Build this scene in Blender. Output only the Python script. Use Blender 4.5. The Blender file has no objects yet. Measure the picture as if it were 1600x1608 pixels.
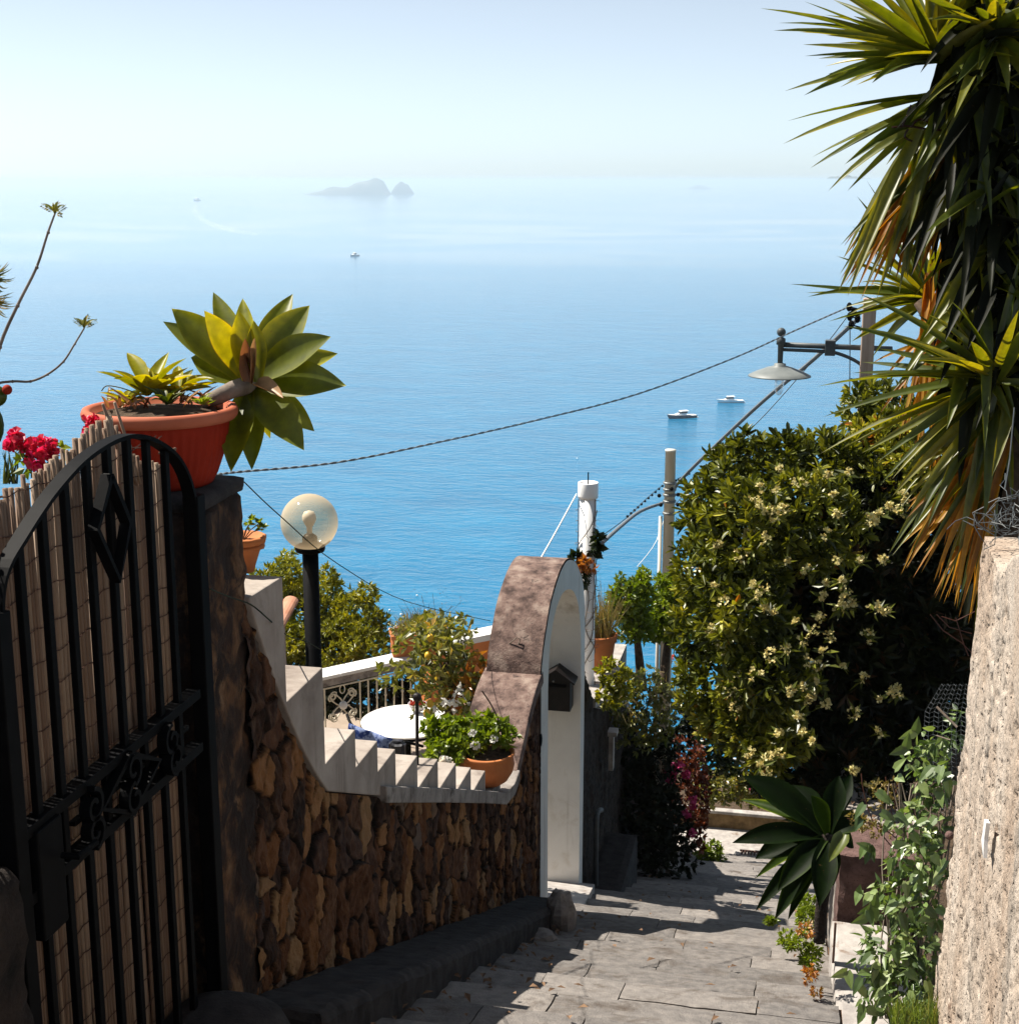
import bpy, bmesh, math, random
import numpy as np
from mathutils import Vector, noise, Matrix
R = math.radians
rng = np.random.default_rng(7); random.seed(7)
scene = bpy.context.scene
# ------------------------------------------------------------------ camera, sky, sun, exposure
PITCH, YAW, FPX = R(12.84), R(12.0), 2286.0
cd = bpy.data.cameras.new('camera'); cam = bpy.data.objects.new('camera', cd); scene.collection.objects.link(cam)
cam.location = (0, 0, 0); cam.rotation_euler = (R(90) - PITCH, 0, YAW)
cd.sensor_fit = 'VERTICAL'; cd.sensor_height = 24; cd.lens = 24 * FPX / 1608
cd.clip_start = 0.05; cd.clip_end = 90000
scene.camera = cam
SUN = Vector((-.545, .13, .83)).normalized()
w = bpy.data.worlds.new('World'); scene.world = w; w.use_nodes = True
nt = w.node_tree; nt.nodes.clear()
sk = nt.nodes.new('ShaderNodeTexSky'); sk.sky_type = 'NISHITA'; sk.sun_disc = False
sk.sun_elevation = math.asin(SUN.z); sk.sun_rotation = math.atan2(SUN.x, SUN.y)
sk.altitude = 0; sk.air_density = .5; sk.dust_density = .35; sk.ozone_density = .5
bg = nt.nodes.new('ShaderNodeBackground'); bg.inputs[1].default_value = 0.077
wo = nt.nodes.new('ShaderNodeOutputWorld')
tn = nt.nodes.new('ShaderNodeMix'); tn.data_type = 'RGBA'; tn.blend_type = 'MULTIPLY'; tn.inputs[0].default_value = 1; tn.inputs[7].default_value = (.92, 1.0, 1.03, 1)
hs = nt.nodes.new('ShaderNodeHueSaturation'); hs.inputs['Saturation'].default_value = .42; nt.links.new(sk.outputs[0], hs.inputs['Color']); nt.links.new(hs.outputs[0], tn.inputs[6]); nt.links.new(tn.outputs[2], bg.inputs[0]); nt.links.new(bg.outputs[0], wo.inputs[0])
sl = bpy.data.lights.new('sun', 'SUN'); sl.energy = 5.0; sl.angle = R(.5); sl.color = (1, .93, .82)
so = bpy.data.objects.new('sun', sl); scene.collection.objects.link(so)
so.rotation_euler = SUN.to_track_quat('Z', 'Y').to_euler()
scene.view_settings.view_transform = 'Standard'; scene.view_settings.look = 'None'
scene.view_settings.exposure = 1.04; scene.view_settings.gamma = 1
scene.render.engine = 'CYCLES'
scene.cycles.max_bounces = 8; scene.cycles.transparent_max_bounces = 12; scene.cycles.diffuse_bounces = 3
scene.cycles.volume_bounces = 2; scene.cycles.use_denoising = True
scene.cycles.caustics_reflective = False; scene.cycles.caustics_refractive = False
SEA = -75.0

# ------------------------------------------------------------------ helpers
Fv = Vector((-math.sin(YAW) * math.cos(PITCH), math.cos(YAW) * math.cos(PITCH), -math.sin(PITCH)))
Rv = Vector((math.cos(YAW), math.sin(YAW), 0)); Uv = Rv.cross(Fv)
def ray(px, py): return Fv + Rv * ((px - 800) / FPX) - Uv * ((py - 804) / FPX)
def P(px, py, X=None, Y=None, Z=None, D=None):
    """where a sight line of the survey photograph meets a given plane: gives real world coordinates"""
    d = ray(px, py)
    if X is not None: return d * (X / d.x)
    if Y is not None: return d * (Y / d.y)
    if Z is not None: return d * (Z / d.z)
    return d * D
def S(npx, D): return npx * D / FPX
def pathz(y): # mean line of the stepped lane
    if y < 3.5: return -1.70 - .2469 * y
    return -1.05 - .433 * y if y < 19.4 else -9.45

COL = scene.collection
class MB:
    def __init__(s): s.v = []; s.f = []; s.r = []; s.m = []; s.n = 0
    def add(s, V, F, rnd=0.0, mi=0):
        V = np.asarray(V, float).reshape(-1, 3)
        s.v.append(V)
        b = s.n
        s.f.extend([tuple(int(i) + b for i in q) for q in F])
        s.m.extend([mi] * len(F))
        rr = np.full(len(V), rnd) if np.isscalar(rnd) else np.asarray(rnd)
        s.r.append(rr); s.n += len(V)
        return s
    def box(s, a, b, rnd=0.0, M=None, mi=0):
        x0, y0, z0 = a; x1, y1, z1 = b
        V = [(x0,y0,z0),(x1,y0,z0),(x1,y1,z0),(x0,y1,z0),(x0,y0,z1),(x1,y0,z1),(x1,y1,z1),(x0,y1,z1)]
        if M is not None: V = [tuple(M @ Vector(v)) for v in V]
        return s.add(V, [(0,3,2,1),(4,5,6,7),(0,1,5,4),(1,2,6,5),(2,3,7,6),(3,0,4,7)], rnd, mi)
    def tube(s, pts, r, n=8, rnd=0.0, cap=True, mi=0):
        pts = [Vector(p) for p in pts]; m = len(pts)
        rs = [r] * m if np.isscalar(r) else list(r)
        V = []; prev = None
        for i, p in enumerate(pts):
            t = (pts[min(i+1, m-1)] - pts[max(i-1, 0)])
            t = t.normalized() if t.length > 1e-9 else Vector((0,0,1))
            if prev is None:
                a = Vector((0,0,1)) if abs(t.z) < .9 else Vector((1,0,0))
                u = t.cross(a).normalized()
            else:
                u = (prev - t * prev.dot(t)); u = u.normalized() if u.length > 1e-6 else t.orthogonal().normalized()
            prev = u; q = t.cross(u)
            for k in range(n):
                c = 2 * math.pi * k / n
                V.append(p + (u * math.cos(c) + q * math.sin(c)) * rs[i])
        F = []
        for i in range(m - 1):
            for k in range(n):
                F.append((i*n+k, i*n+(k+1)%n, (i+1)*n+(k+1)%n, (i+1)*n+k))
        if cap: F.append(tuple(range(n-1, -1, -1))); F.append(tuple((m-1)*n+k for k in range(n)))
        return s.add([tuple(v) for v in V], F, rnd, mi)
    def lathe(s, prof, c, n=32, rnd=0.0, mod=None, mi=0, axis=None):
        V = []; m = len(prof)
        for i, (r, z) in enumerate(prof):
            for k in range(n):
                a = 2 * math.pi * k / n
                rr = r * (mod(a, i) if mod else 1)
                V.append((c[0] + rr * math.cos(a), c[1] + rr * math.sin(a), c[2] + z))
        F = []
        for i in range(m - 1):
            for k in range(n):
                F.append((i*n+k, i*n+(k+1)%n, (i+1)*n+(k+1)%n, (i+1)*n+k))
        if prof[0][0] > 1e-5: F.append(tuple(range(n-1, -1, -1)))
        if prof[-1][0] > 1e-5: F.append(tuple((m-1)*n+k for k in range(n)))
        return s.add(V, F, rnd, mi)
    def prismX(s, yz, x0, x1, rnd=0.0, mi=0):   # polygon in the YZ plane, extruded in X
        n = len(yz)
        V = [(x0, y, z) for y, z in yz] + [(x1, y, z) for y, z in yz]
        F = [tuple(range(n)), tuple(range(2*n-1, n-1, -1))] + [(i, i+n, (i+1)%n+n, (i+1)%n) for i in range(n)]
        return s.add(V, F, rnd, mi)
    def sphere(s, c, r, n=12, m=8, rnd=0.0, sq=1.0, mi=0):
        prof = [(r * math.sin(math.pi * i / m), -r * sq * math.cos(math.pi * i / m)) for i in range(m + 1)]
        prof[0] = (1e-6, prof[0][1]); prof[-1] = (1e-6, prof[-1][1])
        return s.lathe(prof, c, n, rnd, mi=mi)

def wloc(o):
    v = Vector((0,0,0))
    while o: v += o.location; o = o.parent
    return v
def obj(name, mb, mat, parent=None, smooth=False, bevel=0, origin=None):
    V = np.concatenate(mb.v) if mb.v else np.zeros((0,3))
    if parent is not None: off = np.array(wloc(parent)); loc = (0,0,0)
    else:
        if origin is None:
            mn = V.min(0); mx = V.max(0); origin = ((mn[0]+mx[0])/2, (mn[1]+mx[1])/2, mn[2])
        off = np.array(origin); loc = tuple(origin)
    me = bpy.data.meshes.new(name)
    me.from_pydata((V - off).tolist(), [], mb.f)
    at = me.attributes.new('rnd', 'FLOAT', 'POINT'); at.data.foreach_set('value', np.concatenate(mb.r).astype(np.float32))
    if getattr(mb, 'grv', None) is not None:
        ag_ = me.attributes.new('grv', 'FLOAT', 'POINT'); ag_.data.foreach_set('value', mb.grv.astype(np.float32))
    for m_ in (mat if isinstance(mat, (list, tuple)) else [mat]): me.materials.append(m_)
    if any(mb.m): me.polygons.foreach_set('material_index', mb.m)
    if smooth: me.polygons.foreach_set('use_smooth', [True] * len(me.polygons))
    me.update()
    o = bpy.data.objects.new(name, me); COL.objects.link(o); o.location = loc
    if parent is not None: o.parent = parent
    if bevel:
        b = o.modifiers.new('bevel', 'BEVEL'); b.width = bevel; b.segments = 2; b.limit_method = 'ANGLE'; b.angle_limit = R(40)
    return o
def tag(o, label=None, cat=None, group=None, kind=None):
    if label: o['label'] = label
    if cat: o['category'] = cat
    if group: o['group'] = group
    if kind: o['kind'] = kind
    return o
def thing(name, label, cat, loc, group=None):
    o = bpy.data.objects.new(name, None); COL.objects.link(o); o.location = loc; o.empty_display_size = .1
    return tag(o, label, cat, group)
def copy_tree(o, loc, label, parent=None):
    c = o.copy(); COL.objects.link(c)
    if parent is None: c.location = loc; c['label'] = label
    else: c.parent = parent
    for ch in list(o.children): copy_tree(ch, None, None, c)
    return c

# ------------------------------------------------------------------ materials
def _mat(name):
    m = bpy.data.materials.new(name); m.use_nodes = True; t = m.node_tree; t.nodes.clear()
    out = t.nodes.new('ShaderNodeOutputMaterial'); return m, t, out
def N(t, typ, **kw):
    n = t.nodes.new(typ)
    for k, v in kw.items():
        if k.startswith('i_'): n.inputs[k[2:]].default_value = v
        else: setattr(n, k, v)
    return n
def ramp(t, src, stops, interp='LINEAR'):
    r = t.nodes.new('ShaderNodeValToRGB'); t.links.new(src, r.inputs[0]); cr = r.color_ramp; cr.interpolation = interp
    while len(cr.elements) < len(stops): cr.elements.new(.5)
    for e, (p, c) in zip(cr.elements, stops): e.position = p; e.color = (*c, 1) if len(c) == 3 else c
    return r
def mixc(t, f, a, b, mode='MIX'):
    m = t.nodes.new('ShaderNodeMix'); m.data_type = 'RGBA'; m.blend_type = mode
    if isinstance(f, (int, float)): m.inputs[0].default_value = f
    else: t.links.new(f, m.inputs[0])
    for k, s in ((6, a), (7, b)):
        if isinstance(s, tuple): m.inputs[k].default_value = (*s, 1) if len(s) == 3 else s
        else: t.links.new(s, m.inputs[k])
    return m.outputs[2]
def noise_n(t, scale, det=4, rough=.55, vec=None, dist=0):
    n = t.nodes.new('ShaderNodeTexNoise'); n.inputs['Scale'].default_value = scale; n.inputs['Detail'].default_value = det
    n.inputs['Roughness'].default_value = rough; n.inputs['Distortion'].default_value = dist
    if vec is not None: t.links.new(vec, n.inputs['Vector'])
    return n.outputs[0]
def pos(t, sc=(1,1,1)):
    g = t.nodes.new('ShaderNodeNewGeometry'); mp = t.nodes.new('ShaderNodeMapping'); mp.inputs['Scale'].default_value = sc
    t.links.new(g.outputs['Position'], mp.inputs[0]); return mp.outputs[0]
def attr(t, n='rnd'):
    a = t.nodes.new('ShaderNodeAttribute'); a.attribute_name = n; return a.outputs['Fac']

def surf(name, stops, scale=6, rough=.85, bump=.3, bscale=60, bdist=.01, vsc=(1,1,1), stain=None, metal=0, spec=.3, rndmix=None, pits=None, det=5, mortar=None, streak=None):
    """stops: noise ramp; stain=(colour, scale, lo, hi); rndmix=(stops, factor) ramps on the rnd attribute; pits=(scale, depth)"""
    m, t, out = _mat(name); v = pos(t, vsc)
    c = ramp(t, noise_n(t, scale, det, .6, v), stops).outputs[0]
    if rndmix: c = mixc(t, rndmix[1], c, ramp(t, attr(t), rndmix[0]).outputs[0], 'MIX')
    if stain:
        s = ramp(t, noise_n(t, stain[1], 6, .7, v, .6), [(stain[2], (0,0,0)), (stain[3], (1,1,1))]).outputs[0]
        c = mixc(t, s, c, stain[0])
    if streak:
        sv = pos(t, (9, 9, .55)); s2 = ramp(t, noise_n(t, 1, 5, .6, sv, .3), [(streak[1], (0,0,0)), (streak[2], (1,1,1))]).outputs[0]; c = mixc(t, s2, c, streak[0])
    if mortar: c = mixc(t, attr(t, 'grv'), mortar, c)
    b = t.nodes.new('ShaderNodeBsdfPrincipled'); t.links.new(c, b.inputs['Base Color'])
    b.inputs['Roughness'].default_value = rough; b.inputs['Metallic'].default_value = metal; b.inputs['Specular IOR Level'].default_value = spec
    if bump:
        bp = t.nodes.new('ShaderNodeBump'); bp.inputs['Strength'].default_value = bump; bp.inputs['Distance'].default_value = bdist
        h = noise_n(t, bscale, 6, .65, v)
        if pits:
            vo = t.nodes.new('ShaderNodeTexVoronoi'); vo.inputs['Scale'].default_value = pits[0]; t.links.new(v, vo.inputs['Vector'])
            rr = ramp(t, vo.outputs['Distance'], [(pits[1], (0,0,0)), (pits[1]+.15, (1,1,1))]).outputs[0]
            mm = t.nodes.new('ShaderNodeMath'); mm.operation = 'ADD'; t.links.new(h, mm.inputs[0]); t.links.new(rr, mm.inputs[1]); h = mm.outputs[0]
        t.links.new(h, bp.inputs['Height']); t.links.new(bp.outputs[0], b.inputs['Normal'])
    t.links.new(b.outputs[0], out.inputs[0]); return m

def leafmat(name, stops, trans=.45, gloss=.06, grough=.35, tcol=(1.3, 1.25, .5), vein=0):
    spots = 'agave' in name or 'yucca' in name
    m, t, out = _mat(name)
    c = ramp(t, attr(t), stops).outputs[0]
    n = noise_n(t, 35, 3, .5, pos(t))
    c = mixc(t, .5, c, ramp(t, n, [(.3, (.55,.55,.55)), (.7, (1.25,1.25,1.25))]).outputs[0], 'MULTIPLY')
    if spots:
        c = mixc(t, ramp(t, noise_n(t, 42, 4, .7, pos(t)), [(.66, (0,0,0)), (.72, (.75,.75,.75))]).outputs[0], c, (.10,.055,.02))
        c = mixc(t, .55, c, ramp(t, noise_n(t, 11, 5, .6, pos(t), 1.0), [(.35, (.55,.62,.6)), (.65, (1.25,1.15,1.0))]).outputs[0], 'MULTIPLY')
    d = t.nodes.new('ShaderNodeBsdfDiffuse'); t.links.new(c, d.inputs[0])
    tr = t.nodes.new('ShaderNodeBsdfTranslucent'); t.links.new(mixc(t, 1.0, c, tcol, 'MULTIPLY'), tr.inputs[0])
    g = t.nodes.new('ShaderNodeBsdfGlossy'); g.inputs[0].default_value = (1,1,1,1); g.inputs[1].default_value = grough
    a = t.nodes.new('ShaderNodeMixShader'); a.inputs[0].default_value = trans
    t.links.new(d.outputs[0], a.inputs[1]); t.links.new(tr.outputs[0], a.inputs[2])
    b = t.nodes.new('ShaderNodeMixShader'); b.inputs[0].default_value = gloss
    t.links.new(a.outputs[0], b.inputs[1]); t.links.new(g.outputs[0], b.inputs[2])
    t.links.new(b.outputs[0], out.inputs[0]); return m

M = {}
M['render'] = surf('grey_render', [(.3, (.25,.21,.18)), (.7, (.38,.335,.295))], 5, .9, .25, 90, .006, stain=((.15,.12,.10), 4, .52, .8), streak=((.13,.10,.085), .54, .78))
M['paint'] = surf('white_paint', [(.3, (.62,.605,.575)), (.7, (.74,.725,.69))], 3, .8, .25, 45, .006, stain=((.50,.45,.38), 5, .58, .85), streak=((.34,.30,.25), .54, .80))
M['aged'] = surf('aged_concrete', [(.34, (.045,.028,.024)), (.5, (.16,.105,.088)), (.66, (.27,.205,.17))], 9, .95, .6, 70, .012, stain=((.045,.03,.028), 22, .55, .68), det=9)
M['concrete'] = surf('concrete', [(.3, (.16,.14,.13)), (.7, (.34,.31,.28))], 6, .92, .5, 80, .01, stain=((.08,.065,.055), 9, .5, .7))
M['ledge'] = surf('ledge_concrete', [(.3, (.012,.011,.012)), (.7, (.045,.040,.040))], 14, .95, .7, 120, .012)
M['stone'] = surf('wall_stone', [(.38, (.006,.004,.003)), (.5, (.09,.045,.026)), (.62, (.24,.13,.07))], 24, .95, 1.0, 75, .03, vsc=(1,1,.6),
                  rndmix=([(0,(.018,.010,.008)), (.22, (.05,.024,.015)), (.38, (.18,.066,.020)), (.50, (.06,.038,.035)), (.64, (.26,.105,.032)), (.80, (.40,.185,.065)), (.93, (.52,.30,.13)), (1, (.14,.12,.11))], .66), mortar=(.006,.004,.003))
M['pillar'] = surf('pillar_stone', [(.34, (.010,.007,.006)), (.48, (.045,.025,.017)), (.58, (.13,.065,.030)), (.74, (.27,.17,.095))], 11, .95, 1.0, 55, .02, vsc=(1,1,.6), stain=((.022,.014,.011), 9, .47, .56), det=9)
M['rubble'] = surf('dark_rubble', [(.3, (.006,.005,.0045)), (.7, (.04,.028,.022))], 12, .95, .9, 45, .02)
M['iron'] = surf('black_iron', [(.3, (.0015,.0016,.002)), (.7, (.004,.0042,.005))], 20, .6, .15, 120, .002, spec=.06)
M['greyiron'] = surf('grey_iron', [(.3, (.05,.06,.065)), (.7, (.09,.10,.105))], 12, .5, .15, 90, .002)
M['lampgrey'] = surf('lamp_enamel', [(.3, (.13,.145,.145)), (.7, (.19,.205,.20))], 12, .5, .05, 90, .002)
M['reed'] = surf('reed_cane', [(.3, (.13,.08,.05)), (.7, (.30,.21,.145))], 9, .8, .4, 120, .004, vsc=(3,3,.25), rndmix=([(0,(.16,.09,.06)),(.5,(.22,.15,.105)),(1,(.38,.29,.21))], .6), stain=((.12,.04,.02), 3, .62, .72))
M['wire'] = surf('rusty_wire', [(.3, (.04,.02,.015)), (.7, (.10,.05,.035))], 20, .8, 0)
M['plastic'] = surf('terracotta_plastic', [(.3, (.20,.013,.005)), (.7, (.29,.024,.009))], 4, .7, .1, 60, .002, stain=((.42,.10,.05), 5, .62, .9), spec=.12)  # pot body: its shade is painted in as a deeper red
M['rimplastic'] = surf('sun_tinted_terracotta_plastic', [(.3, (.36,.085,.04)), (.7, (.46,.15,.085))], 4, .7, .1, 60, .002, spec=.15)  # pot rim: sunlight painted in as a paler copy of the body plastic
M['terra'] = surf('terracotta_clay', [(.3, (.33,.095,.027)), (.7, (.46,.165,.052))], 7, .75, .2, 70, .003, stain=((.50,.33,.22), 6, .6, .8))
M['soil'] = surf('soil', [(.3, (.03,.02,.012)), (.7, (.12,.08,.05))], 30, 1, 1, 80, .02)
M['marble'] = surf('marble_top', [(.3, (.60,.58,.55)), (.7, (.72,.71,.68))], 4, .5, .05, 30, .002)
M['cream'] = surf('cream_iron', [(.3, (.52,.46,.34)), (.7, (.66,.60,.47))], 12, .5, .1, 60, .002)
M['orange'] = surf('orange_render', [(.3, (.50,.15,.045)), (.7, (.60,.21,.07))], 4, .85, .15, 60, .004)
M['pole'] = surf('pole_paint', [(.3, (.58,.54,.45)), (.7, (.72,.68,.59))], 5, .7, .1, 60, .003, vsc=(3,3,.5), stain=((.42,.36,.28), 3, .66, .9))
M['wood'] = surf('pole_wood', [(.3, (.30,.21,.16)), (.7, (.46,.36,.29))], 8, .9, .4, 60, .004, vsc=(4,4,.4))
M['white'] = surf('white_gel', [(.3, (.80,.80,.80)), (.7, (.86,.86,.86))], 4, .3, 0)
M['navy'] = surf('navy_hull', [(.3, (.02,.035,.06)), (.7, (.03,.05,.08))], 4, .3, 0)
M['glassdark'] = surf('dark_glass', [(.3, (.01,.015,.02)), (.7, (.02,.03,.04))], 4, .1, 0)
M['cable'] = surf('grey_cable', [(.3, (.10,.11,.12)), (.7, (.20,.22,.24))], 40, .6, 0)
M['cabledark'] = surf('dark_cable', [(.3, (.015,.015,.02)), (.7, (.04,.04,.045))], 40, .6, 0)
M['string'] = surf('pale_string', [(.3, (.6,.62,.62)), (.7, (.75,.77,.77))], 40, .6, 0)
M['steel'] = surf('galvanised_wire', [(.3, (.16,.17,.17)), (.7, (.3,.31,.31))], 40, .5, 0, metal=.5)
M['bark'] = surf('bark', [(.3, (.03,.02,.014)), (.7, (.11,.075,.05))], 25, .95, .8, 50, .01)
M['twig'] = surf('twig_bark', [(.3, (.08,.06,.045)), (.7, (.26,.21,.17))], 12, .8, .4, 60, .004)
M['hill'] = surf('hillside_earth', [(.3, (.03,.035,.012)), (.5, (.06,.06,.025)), (.7, (.10,.08,.05))], 2.5, 1, .8, 8, .2)
M['floor'] = surf('terrace_tile', [(.3, (.22,.17,.13)), (.7, (.36,.29,.23))], 3, .7, .1, 30, .004)
M['island'] = surf('island_rock', [(.3, (.05,.07,.04)), (.7, (.16,.15,.12))], .01, 1, 0)
M['blue'] = surf('blue_fabric', [(.45, (.02,.05,.22)), (.55, (.25,.32,.55))], 25, .7, .1, 40, .004)
M['bag'] = surf('black_fabric', [(.3, (.01,.01,.015)), (.7, (.03,.03,.04))], 20, .6, .1, 40, .004)
M['lemon'] = surf('lemon_peel', [(.3, (.62,.36,.03)), (.7, (.70,.46,.05))], 20, .4, .1, 80, .002)
M['brown'] = surf('brown_enamel', [(.3, (.006,.0045,.0045)), (.7, (.016,.011,.010))], 20, .45, .05, 60, .002, spec=.2)
M['paver'] = surf('paver_basalt', [(.34, (.095,.085,.08)), (.5, (.185,.168,.155)), (.66, (.28,.25,.225))], 20, .93, .9, 110, .009,
                  rndmix=([(0,(.105,.098,.095)),(.5,(.18,.165,.155)),(1,(.26,.235,.215))], .55), stain=((.075,.058,.046), 5, .52, .72), det=9)
M['joint'] = surf('joint_dirt', [(.3, (.05,.03,.018)), (.7, (.18,.10,.06))], 20, 1, .6, 90, .01)
M['slab'] = surf('pale_slab', [(.3, (.22,.20,.19)), (.7, (.42,.39,.36))], 9, .9, .5, 100, .006, stain=((.16,.11,.08), 6, .58, .7))
M['pinkblock'] = surf('pink_block', [(.3, (.06,.033,.028)), (.7, (.15,.09,.08))], 15, .95, .8, 100, .01, pits=(60, .1))
M['ceramic'] = surf('painted_ceramic', [(.4, (.5,.45,.42)), (.6, (.28,.22,.24))], 14, .4, .05, 60, .002)
M['tile'] = surf('roof_tile', [(.3, (.45,.20,.12)), (.7, (.60,.32,.22))], 12, .85, .3, 60, .006)
M['catclay'] = surf('cat_clay', [(.3, (.62,.50,.36)), (.7, (.72,.62,.48))], 22, .6, .1, 60, .002)
M['litter'] = surf('dry_leaf', [(.3, (.09,.05,.03)), (.7, (.24,.15,.09))], 20, .9, .2, 60, .003)

# foliage
M['bush'] = leafmat('pittosporum_leaf', [(0, (.020,.030,.005)), (.38, (.075,.092,.007)), (.70, (.23,.24,.018)), (.93, (.46,.42,.06)), (.97, (.34,.11,.012)), (1, (.36,.14,.012))], 0.28, 0.03, .4, (1.3,1.2,.4))
M['bushdeep'] = leafmat('pittosporum_shade_tinted_leaf', [(0, (.006,.008,.002)), (.8, (.018,.024,.005)), (1, (.06,.028,.008))], 0.15, 0.02, .4)  # darker copy of the bush leaf, inner shade painted into the colour
M['cream_flower'] = leafmat('cream_petal', [(0, (.58,.50,.17)), (.5, (.78,.71,.38)), (1, (.60,.44,.12))], 0.3, 0.02, .5, (1,1,.9))
M['yucca'] = leafmat('yucca_leaf', [(0, (.040,.065,.006)), (.5, (.095,.125,.010)), (1, (.19,.19,.018))], 0.5, 0.035, .4, (1.9,1.5,.2))
M['yuccadry'] = leafmat('yucca_dry_leaf', [(0, (.22,.085,.008)), (.5, (.42,.19,.012)), (1, (.50,.29,.04))], 0.5, 0.02, .5, (1.4,1.05,.4))
M['yuccadark'] = leafmat('yucca_shade_tinted_leaf', [(0, (.003,.004,.0015)), (1, (.010,.012,.004))], 0.1, 0.01, .5)  # near-black copy of the yucca leaf, shade between the leaves put in its colour
M['agave'] = leafmat('agave_leaf', [(0, (.07,.095,.006)), (.5, (.17,.19,.008)), (.85, (.40,.38,.010)), (.97, (.46,.40,.015)), (1, (.22,.07,.02))], 0.45, 0.025, .42, (1.6,1.3,.15))
M['agaveshade'] = leafmat('agave_shade_tinted_leaf', [(0, (.002,.006,.001)), (.4, (.007,.016,.003)), (.62, (.03,.055,.006)), (1, (.24,.28,.02))], 0.3, 0.004, .5, (1.8,1.8,.3))  # agave green darkened to paint in the shade it stands in
M['agavedark'] = leafmat('agave_green_leaf', [(0, (.010,.022,.005)), (.7, (.025,.045,.007)), (.95, (.15,.17,.02)), (1, (.25,.22,.03))], 0.25, 0.035, .42, (1.5,1.5,.3))
M['drybrown'] = leafmat('withered_leaf', [(0, (.10,.03,.014)), (.5, (.26,.11,.04)), (1, (.48,.30,.15))], .35, .04, .5, (1.2,1,.7))
M['tree'] = leafmat('citrus_leaf', [(0, (.06,.08,.008)), (.5, (.21,.22,.012)), (1, (.42,.38,.02))], 0.36, 0.03, .4, (1.3,1.2,.4))
M['herb'] = leafmat('herb_leaf', [(0, (.06,.10,.008)), (.6, (.17,.23,.012)), (1, (.28,.32,.025))], 0.42, 0.03, .4, (1.4,1.4,.4))
M['lemonleaf'] = leafmat('lemon_leaf', [(0, (.05,.065,.012)), (.5, (.15,.16,.025)), (.85, (.32,.30,.08)), (1, (.42,.24,.04))], 0.42, 0.05, .35, (1.4,1.3,.5))
M['ivy'] = leafmat('creeper_leaf', [(0, (.045,.08,.02)), (.6, (.13,.20,.05)), (1, (.30,.36,.14))], 0.32, 0.05, .4, (1.2,1.3,.5))
M['grass'] = leafmat('grass_blade', [(0, (.07,.12,.02)), (.6, (.17,.24,.04)), (1, (.34,.34,.10))], .4, .05, .4)
M['drygrass'] = leafmat('dry_grass_blade', [(0, (.12,.10,.03)), (.6, (.26,.20,.07)), (1, (.34,.22,.11))], .4, .03, .4)
M['darkfol'] = leafmat('shade_tinted_creeper_leaf', [(0, (.003,.005,.002)), (.8, (.012,.018,.004)), (1, (.04,.025,.01))], 0.15, 0.02, .4)  # foliage shade painted in as a very dark leaf colour
M['redfol'] = leafmat('red_bract', [(0, (.035,.008,.004)), (.6, (.14,.030,.010)), (1, (.30,.09,.02))], 0.35, 0.03, .4, (1.2,1,.8))
M['pink'] = leafmat('pink_petal', [(0, (.45,.02,.10)), (.6, (.60,.04,.16)), (1, (.66,.10,.30))], .35, .03, .5, (1.1,1,1))
M['crimson'] = leafmat('crimson_petal', [(0, (.50,.008,.035)), (.7, (.70,.015,.06)), (1, (.70,.04,.22))], .4, .03, .5, (1.2,1,1))
M['redpetal'] = leafmat('red_petal', [(0, (.55,.05,.03)), (1, (.65,.12,.07))], .35, .03, .5, (1.1,1,1))
M['whitepetal'] = leafmat('white_petal', [(0, (.72,.70,.64)), (1, (.82,.80,.76))], .3, .02, .5, (1,1,1))
M['orangefol'] = leafmat('autumn_leaf', [(0, (.28,.06,.012)), (.6, (.42,.16,.02)), (1, (.40,.30,.04))], .4, .05, .4)

# ------------------------------------------------------------------ leaf builders (vectorised)
def unit(a): return a / np.maximum(np.linalg.norm(a, axis=-1, keepdims=True), 1e-9)
def rand_dirs(n): return unit(rng.normal(size=(n, 3)))
def leaves(mb, Pn, Dn, L, W, Nn=None, fold=.15, rnd=None, wide=.45, oval=False):
    """pointed leaves of two triangles pairs folded along the midrib"""
    Pn = np.asarray(Pn, float); Dn = unit(np.asarray(Dn, float)); n = len(Pn)
    L = np.broadcast_to(L, n)[:, None]; W = np.broadcast_to(W, n)[:, None]
    if Nn is None: Nn = rand_dirs(n)
    side = unit(np.cross(Dn, Nn)); nn = unit(np.cross(side, Dn))
    base = Pn; tip = Pn + Dn * L - nn * L * .12
    mid = Pn + Dn * L * wide
    lf = mid + side * W * .5 + nn * W * fold; rt = mid - side * W * .5 + nn * W * fold
    V = np.stack([base, lf, tip, rt], 1).reshape(-1, 3)
    if rnd is None: rnd = rng.random(n)
    if oval:
        m2 = Pn + Dn * L * .82; l2 = m2 + side * W * .42 + nn * W * fold - nn * L * .05; r2 = m2 - side * W * .42 + nn * W * fold - nn * L * .05
        V = np.stack([base, lf, l2, tip, r2, rt], 1).reshape(-1, 3); b = np.arange(n) * 6
        F = np.stack([b, b+1, b+2, b+3], 1).tolist() + np.stack([b, b+3, b+4, b+5], 1).tolist()
        mb.add(V, F, np.repeat(rnd, 6)); return mb
    b = np.arange(n) * 4
    F = np.stack([b, b+1, b+2], 1).tolist() + np.stack([b, b+2, b+3], 1).tolist()
    mb.add(V, F, np.repeat(rnd, 4)); return mb
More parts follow.
